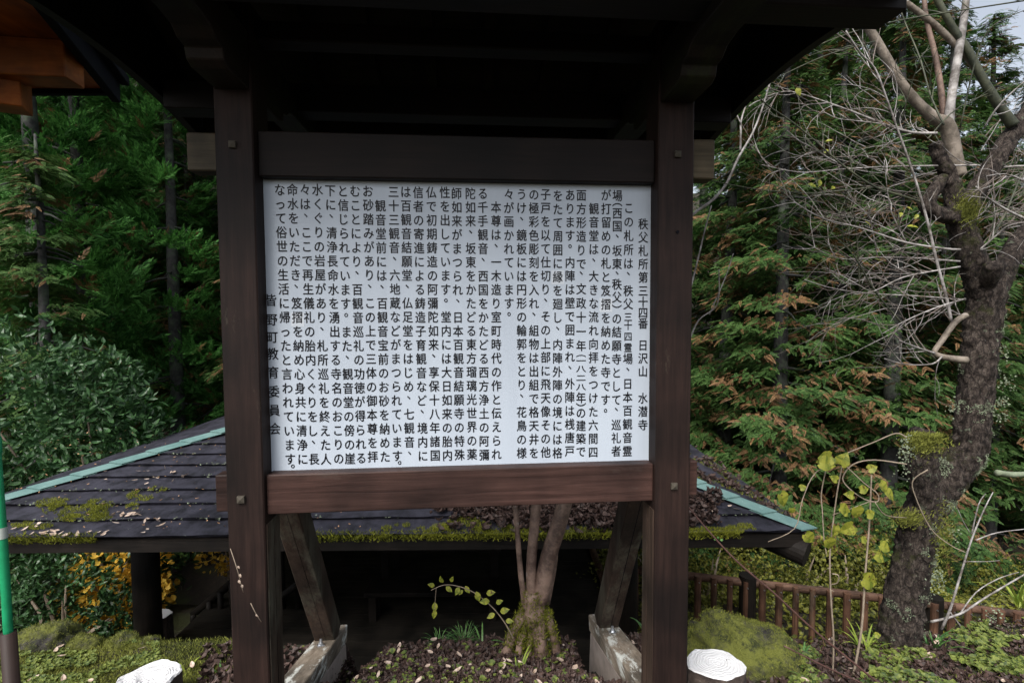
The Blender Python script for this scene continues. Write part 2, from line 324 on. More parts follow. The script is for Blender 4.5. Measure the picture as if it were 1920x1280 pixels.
# ------------------------------------------------------------------ ground
def ss(a, b, x):
    t = np.clip((np.asarray(x, float) - a) / (b - a), 0, 1); return t * t * (3 - 2 * t)
def wob(x, y, s, ph=0):
    return (np.sin(x*s+1.3*y*s+ph)+np.sin(1.7*x*s-.8*y*s+2.1*ph+1)+np.sin(.6*x*s+2.3*y*s-ph+2)) / 3
def gz(x, y):
    x = np.asarray(x, float); y = np.asarray(y, float)
    edge = 2.62 + .24 * ss(2.1, 2.9, x) + .06 * wob(x, y * 0, 6, 2)
    top = -.28 * np.clip(y - 1.67, 0, None) * ss(1.3, 2.2, y) + .025 * wob(x, y, 5) + .012 * wob(x, y, 17, 1)
    low = -2.72 + .05 * wob(x, y, 1.7)
    inside = ss(-4.2, -3.4, x) * (1 - ss(1.7, 2.6, x))
    yb = 6.9 + 4.0 * inside
    low = low - 2.4 * ss(yb, yb + 2.8, y)
    hill = np.clip(y - 11.5, 0, 40) * .48 + .25 * wob(x, y, .6) * ss(10, 14, y)
    side = np.clip(-(x + 1) - 10, 0, 40) * .45
    top = top - .26 * (np.exp(-((x + .83) / .085) ** 2) + np.exp(-((x - .42) / .07) ** 2)) * ss(2.05, 2.45, y)
    t = ss(edge - .02, edge + .75, y)
    return top * (1 - t) + (low + hill + side) * t
xs = np.unique(np.concatenate([np.arange(-60, -6, 1.5), np.arange(-6, 6.01, .09), np.arange(6, 60.1, 1.5)]))
ys = np.unique(np.concatenate([np.arange(-30, 0, 2.0), np.arange(0, 4.6, .06), np.arange(4.6, 12, .3), np.arange(12, 72, 1.5)]))
GX, GY = np.meshgrid(xs, ys); GZ = gz(GX, GY)
nx, ny = len(xs), len(ys)
gm = MB(); gm.v = [tuple(p) for p in np.stack([GX, GY, GZ], -1).reshape(-1, 3)]
gm.f = [(j*nx+i, j*nx+i+1, (j+1)*nx+i+1, (j+1)*nx+i) for j in range(ny-1) for i in range(nx-1)]; gm.m = [0]*len(gm.f)
tag(gm.build('ground', M_ground, smooth=True), kind='structure')
def g(x, y): return float(gz(x, y))
def atg_many(px, py, y0=1.0, y1=5.0):        # where sight lines of photo pixels meet the upper ground
    px, py = np.asarray(px, float), np.asarray(py, float); D = np.stack([(px - PCX) / F, (py - PCY) / F, np.ones_like(px)], 1) @ np.array(MW).T
    D = D / D[:, 1:2]; Ys = np.arange(y0, y1, .012); hit = np.full(len(px), 9.0); done = np.zeros(len(px), bool)
    for y in Ys:
        h = ~done & (EYE.z + D[:, 2] * y <= gz(D[:, 0] * y, np.full(len(px), y))); hit[h] = y; done |= h
    return D[:, 0] * hit, hit
def atg(px, py):
    x, y = atg_many([px], [py]); return Vector((x[0], y[0], g(x[0], y[0])))

# ------------------------------------------------------------------ notice board
H = (MW @ Vector((11640, -62, 930))); H.z = 0; H.normalize()
NRM = Vector((-H.y, H.x, 0))
O = at(485, 331, 1.68)
def S0(px, py, o=0.0):
    d = ray(px, py); q = O + NRM * o
    t = (q - EYE).dot(NRM) / d.dot(NRM); p = EYE + d * t; r = p - O
    return Vector((r.dot(H), o, p.z))
U0 = (S0(485, 331).x + S0(1222, 346).x) / 2
def S(px, py, o=0.0): return S0(px, py, o) - Vector((U0, 0, 0))
ORG = O + H * U0; ORG.z = 0
board = empty('notice_board', ORG, math.atan2(H.y, H.x), 'dark wooden roofed notice board with a white panel of vertical Japanese text', 'notice board')
TL, TR, BL, BR = S(485, 331), S(1222, 346), S(503, 883), S(1221, 865)
bu0, bu1 = (TL.x + BL.x) / 2, (TR.x + BR.x) / 2; bz1, bz0 = (TL.z + TR.z) / 2, (BL.z + BR.z) / 2
print('board', TL, TR, BL, BR)
panel = MB().box((bu0, 0, bz0), (bu1, .012, bz1)).build('panel', M_panel, board, bevel=.0015)
# frame strip round the panel
fr = MB(); fr.box((bu0 - .03, -.006, bz0 - .03), (bu0 - .0005, .03, bz1 + .03)); fr.box((bu1 + .0005, -.006, bz0 - .03), (bu1 + .03, .03, bz1 + .03))
fr.box((bu0 - .0005, -.006, bz1 + .0005), (bu1 + .0005, .03, bz1 + .03)); fr.box((bu0 - .0005, -.006, bz0 - .03), (bu1 + .0005, .03, bz0 - .0005))
fr.box((bu0 - .03, .0125, bz0 - .03), (bu1 + .03, .029, bz1 + .03))
fr.build('panel_frame', M_beamx, board)
PF, PB = -.07, .055                           # front and back faces of the posts
pl0, pl1 = (S(413, 600, PF).x + S(428, 1000, PF).x) / 2, (S(484, 600, PF).x + S(497, 1000, PF).x) / 2
pr0, pr1 = S(1230, 800, PF).x, S(1295, 800, PF).x
PTOP = 2.50
POSTS = []
for u0, u1, sd_ in ((pl0, pl1, -1), (pr0, pr1, 1)):
    inn = u1 if sd_ < 0 else u0
    p = MB(); p.box((u0, PF, -.15), (u1, PB, PTOP)); po = p.build('post', M_postz, board, bevel=.004)
    POSTS.append((u0, u1))
    # weathered inner lining with a long shrinkage crack
    a, b = (inn - .004, inn + .0035) if sd_ < 0 else (inn - .0035, inn + .004)
    l = MB(); l.box((a, PF + .012, -.1), (b, -.006, bz0 - .16)); l.box((a, .002, -.1), (b, PB - .006, bz0 - .16)); l.build('weathered_face', M_greyz, po)
pw = pl1 - pl0
z1, z0 = (S(475, 245, -.04).z + S(1235, 262, -.04).z) / 2, (S(475, 328, -.04).z + S(1235, 345, -.04).z) / 2
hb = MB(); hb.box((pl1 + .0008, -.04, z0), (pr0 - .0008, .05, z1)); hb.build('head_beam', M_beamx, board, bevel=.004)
for (ua, ub) in ((S(350, 280, -.02).x, pl0 - .0005), (pr1 + .0005, S(1340, 295, -.02).x)):
    zt, zb = (S(350, 248, -.02).z, S(350, 320, -.02).z) if ua < 0 else (S(1340, 262, -.02).z, S(1340, 336, -.02).z)
    MB().box((ua, -.022, zb), (ub, .04, zt)).build('beam_end', M_endg, board, bevel=.004)
z1, z0 = (S(495, 889, -.05).z + S(1228, 871, -.05).z) / 2, (S(495, 962, -.05).z + S(1228, 941, -.05).z) / 2
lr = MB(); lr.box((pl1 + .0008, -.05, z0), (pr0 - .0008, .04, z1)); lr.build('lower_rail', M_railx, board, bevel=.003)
for (ua, ub) in ((S(405, 930, -.02).x, pl0 - .0005), (pr1 + .0005, S(1307, 900, -.02).x)):
    MB().box((ua, -.022, z0 + .004), (ub, .03, z1 - .004)).build('rail_end', M_railx, board, bevel=.003)
for (px, py, s) in ((453, 935, .017), (1263, 910, .016), (1270, 290, .015), (437, 272, .015)):
    c = S(px, py, PF)
    k = MB(); h = s / 2 + .003
    k.add([(c.x-h, PF+.001, c.z-h), (c.x+h, PF+.001, c.z-h), (c.x+h, PF+.001, c.z+h), (c.x-h, PF+.001, c.z+h), (c.x-h, PF-.009, c.z-h), (c.x+h, PF-.009, c.z-h), (c.x+h, PF-.009, c.z+h), (c.x-h, PF-.009, c.z+h), (c.x, PF-.014, c.z)],
          [(0,1,5,4),(1,2,6,5),(2,3,7,6),(3,0,4,7),(4,5,8),(5,6,8),(6,7,8),(7,4,8)])
    k.build('peg', M_peg, board)
c = S(1270, 435, PF); MB().tube([(c.x, PF+.002, c.z), (c.x, PF-.004, c.z)], .0055, 10).build('nail_head', M_black, board)
# lettering: every column is (x at the top, x at the bottom, [(text, y of first character, y of last)])
def col20(text, y0, y1, indent=0): return (text, y0, y1, indent)
COLS_FREE = [
 (1206, 1205, [('秩父札所第三', 420, 545), ('十四番', 566, 606), ('日沢山', 647, 696), ('水潜寺', 746, 796)]),
 (1179, 1176, [('この札所は', 390, 494), ('、', 513, 513), ('秩父三', 545, 594), ('十四霊場', 610, 672), ('、', 692, 692), ('日本百観音霊', 719, 845)]),
 (1157.5, 1155, [('場', 367, 367), ('︵', 384, 384), ('西国', 400, 424), ('、', 443, 443), ('坂東', 470, 494.6), ('、', 512, 512), ('秩父', 533, 557), ('︶', 574, 574), ('の結願寺として', 597, 749), ('、', 767, 767), ('巡礼者', 796, 845)]),
 (1090, 1089, [('面方形造りで', 366, 494.6), ('、', 512, 512), ('文政十一年', 541.5, 648), ('︵', 667, 667), ('一', 676, 676), ('八二八', 691, 725), ('年', 745, 745), ('︶', 758, 758), ('の建築で', 773.5, 846)]),
]
COLS = [
 (1136.5, 1135, 'が打留めの札と笈摺を納めた寺です。', 366, 851), (1113.7, 1112, '　観音堂は、大きな流れ向拝をつけた六間四', 366, 847),
 (1069, 1068, 'あります。内陣は壁で囲まれ、外陣は桟唐戸', 366, 845), (1046, 1045, 'をたて周囲に縁を廻し、内陣外陣の境には格', 367, 848.5),
 (1023, 1023, '子戸を以て仕切り、その上部に飛天像その他', 364.5, 847), (1001, 1001, 'の極彩色彫刻を入れ、組物は出組で格天井を', 365, 848.5),
 (978, 978, 'うけ、鏡板には円形の輪郭をとり、花鳥の様', 364.5, 848.5), (954, 955, '々が画かれています。', 364.5, 848.5),
 (930, 931, '　本尊は、一木造り室町時代の作と伝えられ', 363, 851), (905, 908, 'る千手観音、西国をかたどる西方浄土の阿彌', 363, 852),
 (882, 885, '陀如来、坂東をかたどる東方瑠璃光世界の薬', 363, 851), (856, 861.7, '師如来がまつられ、日本百観音結願寺の特殊', 363, 852),
 (834, 839, '性を出しています。堂内には大日如来の胎内', 361, 853), (808.5, 816, '仏で初期鋳造の阿彌陀如来、享保十八年諸国', 361, 853),
 (784, 793, '信者の寄進による鋳造子育観音など、境内に', 361, 854), (761, 768, 'は百観音結願堂、仏足堂をはじめ、七観音、', 360, 854),
 (738, 745, '三十三観音、六地蔵などがまつられています。', 360, 854), (713, 722, '　観音堂前には、百観音宝前のお砂を納めた', 360, 855.5),
 (690, 699, 'お砂踏みがあり、この上で三体の御本尊を拝', 358.7, 855.5), (666, 677, 'むことにより、百観音巡礼の功徳が得られる', 358.7, 858),
 (643, 656, 'と信じられています。また、観音堂の傍の崖', 358.5, 859), (619.5, 635, '下に、清浄長命水を湧出する寺名のおこりの', 357.5, 859),
 (595.5, 611, '水くぐりの岩屋があり、札所巡礼を終えた人', 356, 860), (572, 588.5, '々は、ここで再生儀礼の胎内くぐりをし、長', 356, 860),
 (548.5, 567.5, '命水をいただき、笈摺を納め心身共に清浄に', 356, 860), (525, 544, 'なって俗世の生活に帰ったと言われています。', 356, 860),
]
_gl = {}
def glyph(ch, centre):
    if (ch, centre) in _gl: return _gl[(ch, centre)]
    cu = bpy.data.curves.new('glyph', 'FONT'); cu.body = ch; cu.size = 1; cu.resolution_u = 3; 
    o = bpy.data.objects.new('glyph', cu); COL.objects.link(o)
    dg = bpy.context.evaluated_depsgraph_get(); me = bpy.data.meshes.new_from_object(o.evaluated_get(dg))
    vs = [(v.co.x, v.co.y) for v in me.vertices]; fs = [tuple(p.vertices) for p in me.polygons]
    bpy.data.objects.remove(o); bpy.data.curves.remove(cu); bpy.data.meshes.remove(me)
    xs_ = [v[0] for v in vs]; ys_ = [v[1] for v in vs]
    cx = (min(xs_) + max(xs_)) / 2; cy = (min(ys_) + max(ys_)) / 2
    if not centre: cx, cy = .5 * cx + .25, .38
    _gl[(ch, centre)] = ([(x - cx, y - cy) for x, y in vs], fs); return _gl[(ch, centre)]
EM = S(860, 612).x - S(837.2, 612).x
def put(mb, ch, px, py, k=1.0, ky=1.0):
    if ch == '　': return
    c = S(px, py); vs, fs = glyph(ch, ch in '、。︵︶')
    e = EM * k
    for dx, dy in ((-.015, 0), (.015, 0), (0, .015), (0, -.015), (0, 0)): mb.add([(c.x + (x * .88 + dx) * e, -.0012, c.z + (y * ky + dy) * e) for x, y in vs], fs)
def xat(c, y): return c[0] + (c[1] - c[0]) * (y - 360) / 490
title = body = sig = MB()
for i, c in enumerate(COLS_FREE):
    for (t, ya, yb) in c[2]:
        for k, ch in enumerate(t):
            y = ya if len(t) == 1 else ya + (yb - ya) * k / (len(t) - 1)
            put(title if i == 0 else body, ch, xat(c, y), y, .84 if (i == 1 and 580 < y < 660) else 1.0, .62 if (i == 3 and 660 < y < 730) else 1.0)
for c in COLS:
    x0_, x1_, t, ya, yb = c
    for k, ch in enumerate(t):
        y = ya + (yb - ya) * k / 19
        if ch in '、。': y -= 5
        x = xat(c, y)
        if k == 20: y -= 8; x += 4
        put(body, ch, x, y)
for k, ch in enumerate('皆野町教育委員会'): put(sig, ch, xat((502.4, 517.4), (562.6, 599, 631.6, 663, 698, 733.6, 768.8, 803)[k]), (562.6, 599, 631.6, 663, 698, 733.6, 768.8, 803)[k], 1.02)
body.build('lettering', M_ink, panel)
for (x, y) in ((1046, 520), (1136, 572), (558, 599)):
    a, b = S(x - 12, y + 13), S(x + 12, y - 13); MB().box((a.x, -.0006, a.z), (b.x, .001, b.z)).build('correction_sticker', M_patch, panel)
# roof: purlins, ridge tie, bracket arms, rafters, boards, bargeboards
uL, uR = S(352, 226, .60).x, S(1336, 255, .60).x
print('roof u', uL, uR, 'posts', pl0, pl1, pr0, pr1)
uc = (uL + uR) / 2
def arm(u0, u1, sgn):
    poly = [(.0, .722), (.13, .722), (.16, .735), (.168, .765), (.20, .77), (.23, .792), (.28, .80), (.52, .80), (.55, .84), (.55, .905), (.0, .905)]
    pts = [((PF if sgn < 0 else PB) + sgn * o, 1.5 + z) for o, z in poly]
    m = MB(); m.prism(pts, 0, u0 + .006, u1 - .006); return m.build('bracket_arm', M_beamy, board, bevel=.003)
for (u0, u1) in POSTS: arm(u0, u1, -1); arm(u0, u1, 1)
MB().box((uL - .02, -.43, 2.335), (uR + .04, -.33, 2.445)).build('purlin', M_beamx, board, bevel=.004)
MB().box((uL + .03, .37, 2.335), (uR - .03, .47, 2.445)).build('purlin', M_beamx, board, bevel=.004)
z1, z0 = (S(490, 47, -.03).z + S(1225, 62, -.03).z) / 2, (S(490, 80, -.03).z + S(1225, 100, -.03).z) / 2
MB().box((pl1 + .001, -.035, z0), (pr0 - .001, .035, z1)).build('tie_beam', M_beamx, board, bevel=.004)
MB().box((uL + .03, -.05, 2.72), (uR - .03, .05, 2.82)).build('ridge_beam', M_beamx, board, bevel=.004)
def zr(o): return 2.84 - .58 * abs(o) + .12 * o * o     # underside of the roof boards
for o0 in (-1, 1):
    for k in range(10):
        u = uL + .08 + (uR - uL - .16) * k / 9
        m = MB(); pts = [(o0 * t, zr(t) - .001) for t in np.linspace(.055, .66, 6)] + [(o0 * t, zr(t) - .05) for t in np.linspace(.66, .055, 6)]
        m.prism(pts, 0, u - .022, u + .022); m.build('rafter', M_beamy, board)
rb = MB(); ts = np.linspace(-.74, .74, 25)
pts = [(t, zr(t) + .001) for t in ts] + [(t, zr(t) + .07) for t in ts[::-1]]
rb.prism(pts, 0, uL - .03, uR + .03); rb.build('roof_deck', M_dark, board)
for u in (uL, uR):
    lo = [(t, 2.412 - .21 * (t - .03) ** 2) for t in np.linspace(-.76, .70, 20)]; hi = [(t, zr(t) + .02) for t in np.linspace(.70, -.76, 20)]
    bb = MB(); bb.prism(lo + hi, 0, u - .016, u + .016); bb.build('bargeboard', M_dark, board)
for sg in (-1, 1): MB().box((uL + .02, sg * .70 - .012, zr(.7) - (.07 if sg < 0 else .19)), (uR - .02, sg * .70 + .012, zr(.7) + .05)).build('eave_fascia', M_dark, board)
# rear struts, sills and footings
for sd_, (u0, u1) in ((-1, POSTS[0]), (1, POSTS[1])):
    uc_ = (u0 + u1) / 2
    top = Vector((uc_, PB + .10, bz0 + .06)); oB = 0.80
    zb = S(612, 1190, oB).z if sd_ < 0 else S(1080, 1170, oB).z
    bot = Vector((uc_, oB, zb))
    st = MB(); st.beam(top + (top - bot) * .15, bot, .105, .10, (1, 0, 0)); so_ = st.build('rear_strut', M_greyz, board, bevel=.004)
    for q in (.08,):
        d = (bot - top).normalized(); n = Vector((1, 0, 0)).cross(d); n = n if n.y < 0 else -n
        MB().beam(top + n * .0515 + Vector((.004, 0, 0)), bot + n * .0515 + Vector((.008, 0, 0)) - d * .03, .004, .002, n).build('shrinkage_crack', M_black, so_)
    a = Vector((uc_, PB + .004, zb + (oB - PB) * .27 - .045)); b = Vector((uc_, oB + .14, zb - .14 * .27 - .045))
    si = MB(); si.beam(a, b, .115, .085); si_o = si.build('sill', M_greyy, board, bevel=.004)
    d = (b - a).normalized(); n = Vector((0, -d.z, d.y))
    c = a + d * ((oB - .13 - PB)) + n * .0425
    bo = MB(); bo.tube([c, c + n * .005], .022, 4); bo.tube([c + n * .005, c + n * .014], .012, 6); bo.tube([c + n * .014, c + n * .03], .007, 8); bo.build('anchor_bolt', M_steel, si_o)
    ft = MB(); ft.add([(uc_-.052, PB+.02, a.z-.052), (uc_+.052, PB+.02, a.z-.052), (uc_+.052, oB+.13, b.z-.05), (uc_-.052, oB+.13, b.z-.05),
                       (uc_-.06, PB+.02, -.6), (uc_+.06, PB+.02, -.6), (uc_+.06, oB+.15, -.7), (uc_-.06, oB+.15, -.7)],
                      [(0,1,2,3),(7,6,5,4),(0,4,5,1),(1,5,6,2),(2,6,7,3),(3,7,4,0)]); ft.build('footing', M_concrete, board, bevel=.006)

# ------------------------------------------------------------------ pavilion
ZE = -.37
FL, FR = atz(-235, 1015, ZE), atz(1525, 1001, ZE)
L = (FR - FL).length; ex = (FR - FL).normalized(); ey = Vector((-ex.y, ex.x, 0)); CEN = FL + ex * L / 2 + ey * L / 2
print('pavilion', FL, FR, L)
pav = empty('pavilion', (CEN.x, CEN.y, -2.6), math.atan2(ex.y, ex.x), 'low dark open pavilion with mossy grey shingle hip roof and pale green hip caps', 'pavilion')
hL = L / 2; SL = .252; ZB = ZE + 2.6            # eave height above the pavilion's own base
def slope_pt(side, t, s):                      # side 0..3, t = distance in from the eave, s along the eave (-1..1 between the hips)
    x, y, z = s * (hL - t), -hL + t, ZB + t * SL
    for _ in range(side): x, y = -y, x
    return Vector((x, y, z))
ne, ex_ = int(hL / .225), .225
roof = MB()
for side in range(4):
    n = 60 if side == 0 else 24
    for k in range(ne + 1):
        t0, t1 = k * ex_, min((k + 1) * ex_ + .02, hL - .01)
        if t0 >= t1: continue
        rows = []
        for j in range(n + 1):
            s = -1 + 2 * j / n; jit = .006 * math.sin(j * 12.9 + k * 7.7) + random.uniform(-.004, .004)
            a = slope_pt(side, t0 + jit, s); a.z += .032 + random.uniform(-.005, .005); b = slope_pt(side, t1, s); c = slope_pt(side, t0 + .03, s); c.z -= .004
            rows.append((a, b, c))
        vs = [p for r in rows for p in r]; fs = []
        for j in range(n):
            fs += [(3*j, 3*j+3, 3*j+4, 3*j+1), (3*j+2, 3*j+5, 3*j+3, 3*j)]
        roof.add(vs, fs)
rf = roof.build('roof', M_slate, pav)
und = MB()
und.add([slope_pt(s, .02, -1) + Vector((0, 0, -.03)) for s in range(4)] + [Vector((0, 0, ZB + hL * SL - .03))], [(0, 1, 4), (1, 2, 4), (2, 3, 4), (3, 0, 4)])
und.build('roof_underside', M_dark, pav)
for side in range(4):                          # hip caps: overlapping bent sheets, one per shingle course
    m = MB()
    for k in range(ne + 1):
        t0, t1 = k * ex_ - .02, min((k + 1) * ex_ + .06, hL)
        c0, c1 = slope_pt(side, t0, 1), slope_pt(side, t1, 1)
        wv = .135
        def off(c, sgn, s_):
            p = slope_pt(side, 0, 0); e = (slope_pt(side, 0, 1) - slope_pt(side, 0, -1)).normalized(); e2 = (slope_pt((side+1)%4, 0, -1) - slope_pt((side+1)%4, 0, 1)).normalized()
            return c + (-e if sgn < 0 else -e2) * wv
        zl = Vector((0, 0, .050)); zh = Vector((0, 0, .030)); dz = Vector((0, 0, -.010)); rdg = Vector((0, 0, .022))
        A, B, C = off(c0, -1, 0) + zl, c0 + zl + rdg, off(c0, 1, 0) + zl
        D, E_, G = off(c1, -1, 0) + zh, c1 + zh + rdg, off(c1, 1, 0) + zh
        m.add([A, B, C, D, E_, G, A + dz, B + dz, C + dz], [(0,1,4,3), (1,2,5,4), (6,7,1,0), (7,8,2,1)])
    m.build('hip_cap', M_copper, rf)
for side in range(4):
    a, b = slope_pt(side, .05, -1), slope_pt(side, .05, 1)
    z = Vector((0, 0, -.085)); m = MB(); m.beam(a + z, b + z, .05, .10); m.build('eave_fascia', M_dark, pav)
ins = 1.30
for sx, sy in ((-1, -1), (1, -1), (1, 1), (-1, 1)):
    x, y = sx * (hL - ins), sy * (hL - ins)
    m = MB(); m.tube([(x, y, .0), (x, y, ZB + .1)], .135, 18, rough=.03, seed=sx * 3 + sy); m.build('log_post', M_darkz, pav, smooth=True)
    m = MB(); a = Vector((sx * .4, sy * .4, ZB + (hL - .4) * SL - .24)); b = Vector((sx * (hL - .03), sy * (hL - .03), ZB - .185))
    m.tube([a, b], .115, 20); m.build('hip_beam', M_dark, pav, smooth=False)
for side in range(4):
    a, b = slope_pt(side, ins, -1.15), slope_pt(side, ins, 1.15); a.z = b.z = ZB - .02; m = MB(); m.tube([a, b], .10, 14); m.build('wall_plate', M_dark, pav)
dk = MB(); y = -(hL - ins) - .25
while y < hL - ins + .2:
    dk.box((-(hL - ins) - .2, y, -.02), (hL - ins + .2, y + .135, .05 + random.uniform(-.003, .003))); y += .142
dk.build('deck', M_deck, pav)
m = MB(); m.tube([(hL - ins + .12, -(hL - ins) - .25, .10), (hL - ins + .12, hL - ins, .10)], .06, 12); m.build('deck_curb', M_log, pav)
def furniture(name, label, cat, cx, cy, w_, d_, h_, top, rz=0):
    t = empty(name, Vector((CEN.x, CEN.y, -2.55)) + ex * cx + ey * cy, math.atan2(ex.y, ex.x) + rz, label, cat)
    MB().box((-w_/2, -d_/2, h_ - top), (w_/2, d_/2, h_)).build('table_top' if cat == 'table' else 'seat', M_dark, t, bevel=.006)
    for a in (-1, 1):
        for b in (-1, 1): MB().box((a*(w_/2-.1)-.05, b*(d_/2-.09)-.05, 0), (a*(w_/2-.1)+.05, b*(d_/2-.09)+.05, h_ - top - .0005)).build('leg', M_darkz, t)
    return t
furniture('picnic_table', 'dark wooden table in the shade under the pavilion roof', 'table', .35, -.6, 1.8, .9, .7, .07)
furniture('bench', 'dark wooden bench behind the table under the pavilion roof', 'bench', .35, .4, 1.8, .38, .42, .06)
furniture('bench', 'dark wooden bench in front of the table under the pavilion roof', 'bench', .35, -1.55, 1.8, .38, .42, .06)

# moss, leaves and debris lying on the roof
PM = pav.location; cR, sR = math.cos(pav.rotation_euler.z), math.sin(pav.rotation_euler.z)
def roofpt(t, x):                              # world point on the front slope
    lx, ly, lz = x, -hL + t, ZB + t * SL + .028
    return Vector((PM.x + cR * lx - sR * ly, PM.y + sR * lx + cR * ly, PM.z + lz))
def roof_at(px, py):                           # sight line to the front slope -> (t, x)
    n = Vector((0, -SL, 1)); n = Vector((cR * n.x - sR * n.y, sR * n.x + cR * n.y, n.z)); q = roofpt(0, 0); d = ray(px, py)
    p = EYE + d * ((q - EYE).dot(n) / d.dot(n)) - PM
    return (-sR * p.x + cR * p.y) + hL, cR * p.x + sR * p.y
BLADE = np.array([[[-.12, 0, 0], [.12, 0, 0], [.05, 0.05, .6], [-.05, .05, .6]], [[-.05, .05, .6], [.05, .05, .6], [.012, .16, 1], [-.012, .16, 1]]])
def tufts(pts, h, spread=.6, outward=None):
    P = np.array(pts); n = len(P); d = np.stack([rnd(-1, 1, n), rnd(-1, 1, n), np.zeros(n)], 1) + 1e-3
    zz = np.stack([rnd(-spread, spread, n), rnd(-spread, spread, n), np.ones(n)], 1)
    if outward is not None: zz += np.array(outward)
    zz /= np.linalg.norm(zz, axis=1, keepdims=True)
    x = np.cross(d, zz); x /= np.linalg.norm(x, axis=1, keepdims=True); y = np.cross(zz, x)
    return place(BLADE, P, np.stack([x, y, zz], 2), h * rnd(.5, 1.2, n))
mv = []
def moss_blob(px, py, rx, ry, n, h):
    pts = []
    for _ in range(n):
        a, r = random.uniform(0, 6.28), math.sqrt(random.random()); q = roof_at(px + rx * r * math.cos(a), py + ry * r * math.sin(a))
        if noise.noise(Vector((q[0] * 9, q[1] * 9, 1.5))) + .5 * noise.noise(Vector((q[0] * 26, q[1] * 26, 4))) < -.22 + .5 * (r - .6): continue
        pts.append(roofpt(max(-.02, q[0]), q[1]))
    if pts: mv.append(tufts(pts, h, .8))
for px, py, rx, ry in ((140, 955, 62, 18), (110, 945, 45, 12), (185, 945, 30, 10), (150, 970, 60, 8), (60, 985, 40, 8), (175, 962, 30, 10), (262, 930, 26, 10), (285, 918, 18, 7), (245, 948, 18, 8), (305, 917, 8, 4), (728, 992, 14, 7), (722, 1002, 13, 5), (742, 985, 8, 4), (762, 984, 8, 4), (700, 1000, 6, 3), (872, 985, 50, 16), (800, 998, 26, 12), (840, 990, 30, 14), (910, 992, 20, 10), (960, 998, 70, 12), (1060, 998, 80, 12), (1120, 965, 20, 10), (1180, 995, 50, 12), (1250, 998, 50, 12), (1330, 1000, 70, 12), (1390, 990, 30, 9), (930, 985, 30, 8), (1010, 985, 14, 6)):
    moss_blob(px, py, rx, ry, int(rx * ry * 3.2) + 40, .020)
pts = []
for _ in range(9000):                          # fringe hanging on the eave edge
    px = random.choice((random.uniform(-200, 170), random.uniform(560, 800), random.uniform(800, 1400), random.uniform(800, 1400)))
    if random.random() < .35 and 170 < px < 800: continue
    q = roof_at(px, 1015); pts.append(roofpt(random.uniform(-.03, .05), q[1]) + Vector((0, 0, random.uniform(-.05, .0))))
mv.append(tufts(pts, .04, .7, (0, -.6, -.25)))
def side_pts(n, tmax, s0, s1, dz=0):
    out = []
    while len(out) < n:
        t, s_ = random.uniform(-.01, tmax), random.uniform(s0, s1)
        if noise.noise(Vector((t * 4, s_ * 9, 8))) < -.05: continue
        q = slope_pt(1, t, s_); q.z += .022 + dz * random.random(); out.append(Vector((PM.x + cR * q.x - sR * q.y, PM.y + sR * q.x + cR * q.y, PM.z + q.z)))
    return out
mv.append(tufts(side_pts(9000, 1.8, -.99, -.35), .022, .8))
V = np.concatenate(mv); tag(link('roof_moss', quads('roof_moss', V), M_moss), 'yellow green moss growing along the eave and shingles of the pavilion roof', 'moss', kind='stuff')
def leaf_T(wd=.32, curl=.35, nseg=4):          # curled leaf, length 1 along Y
    q = []; 
    for i in range(nseg):
        t0, t1 = i / nseg, (i + 1) / nseg
        w0, w1 = wd * math.sin(math.pi * min(1, t0 * .94 + .03)) ** .8, wd * math.sin(math.pi * min(1, t1 * .94 + .03)) ** .8
        z0, z1 = curl * (t0 - .5) ** 2 * 1.6, curl * (t1 - .5) ** 2 * 1.6
        q += [[[-w0, t0, z0 + w0 * curl], [0, t0, z0], [0, t1, z1], [-w1, t1, z1 + w1 * curl]], [[0, t0, z0], [w0, t0, z0 + w0 * curl], [w1, t1, z1 + w1 * curl], [0, t1, z1]]]
    return np.array(q) - np.array([0, .5, 0])
LEAF_DEAD = leaf_T(.26, 1.1); LEAF_FLAT = leaf_T(.26, .25, 4)
def litter(pts, size, T=LEAF_DEAD, tilt=.6):
    P = np.array(pts); n = len(P); d = np.stack([rnd(-1, 1, n), rnd(-1, 1, n), rnd(-.35, .35, n)], 1)
    upv = np.stack([rnd(-tilt, tilt, n), rnd(-tilt, tilt, n), np.ones(n)], 1)
    return place(T, P, frames(d, upv), size * rnd(.55, 1.25, n))
pts = []
for _ in range(2600):
    k = random.randrange(1, 10); x = random.uniform(-hL + k * ex_ + .1, hL - k * ex_ - .1)
    if noise.noise(Vector((x * 2.5, k * 3.1, 0))) < -.05: continue
    pts.append(roofpt(k * ex_ + random.gauss(.0, .012), x))
tag(link('roof_lichen', quads('roof_lichen', litter(pts, .022, LEAF_FLAT, .6)), M_lichen), 'pale lichen specks along the shingle edges of the pavilion roof', 'lichen', kind='stuff')
pts = []
for _ in range(300):
    q = (random.uniform(.05, 1.9), random.uniform(-hL, .3)); pts.append(roofpt(q[0], q[1]) + Vector((0, 0, .006)))
tag(link('leaf_scraps', quads('leaf_scraps', litter(pts, .022, LEAF_FLAT, .4)), leafmat('rusty_leaf_scrap', (.22, .10, .04), (.55, .33, .18), .6, .1, 12)), 'tiny rusty leaf scraps dotted over the pavilion roof', 'leaves', kind='stuff')
pts = []
for _ in range(3000):
    px = 790 + 560 * random.random() ** 1.0; py = random.uniform(935, 1000) - .05 * max(0, px - 1150)
    if py > 985 and random.random() < .75: continue
    if px > 1300 and random.random() < .6: continue
    if random.random() > ss(800, 960, px + 90 * noise.noise(Vector((px * .01, py * .03, 2)))): continue
    q = roof_at(px, py); pts.append(roofpt(q[0], q[1]) + Vector((0, 0, random.uniform(.0, .05))))
pts += side_pts(500, 1.8, -.98, -.3, .02)
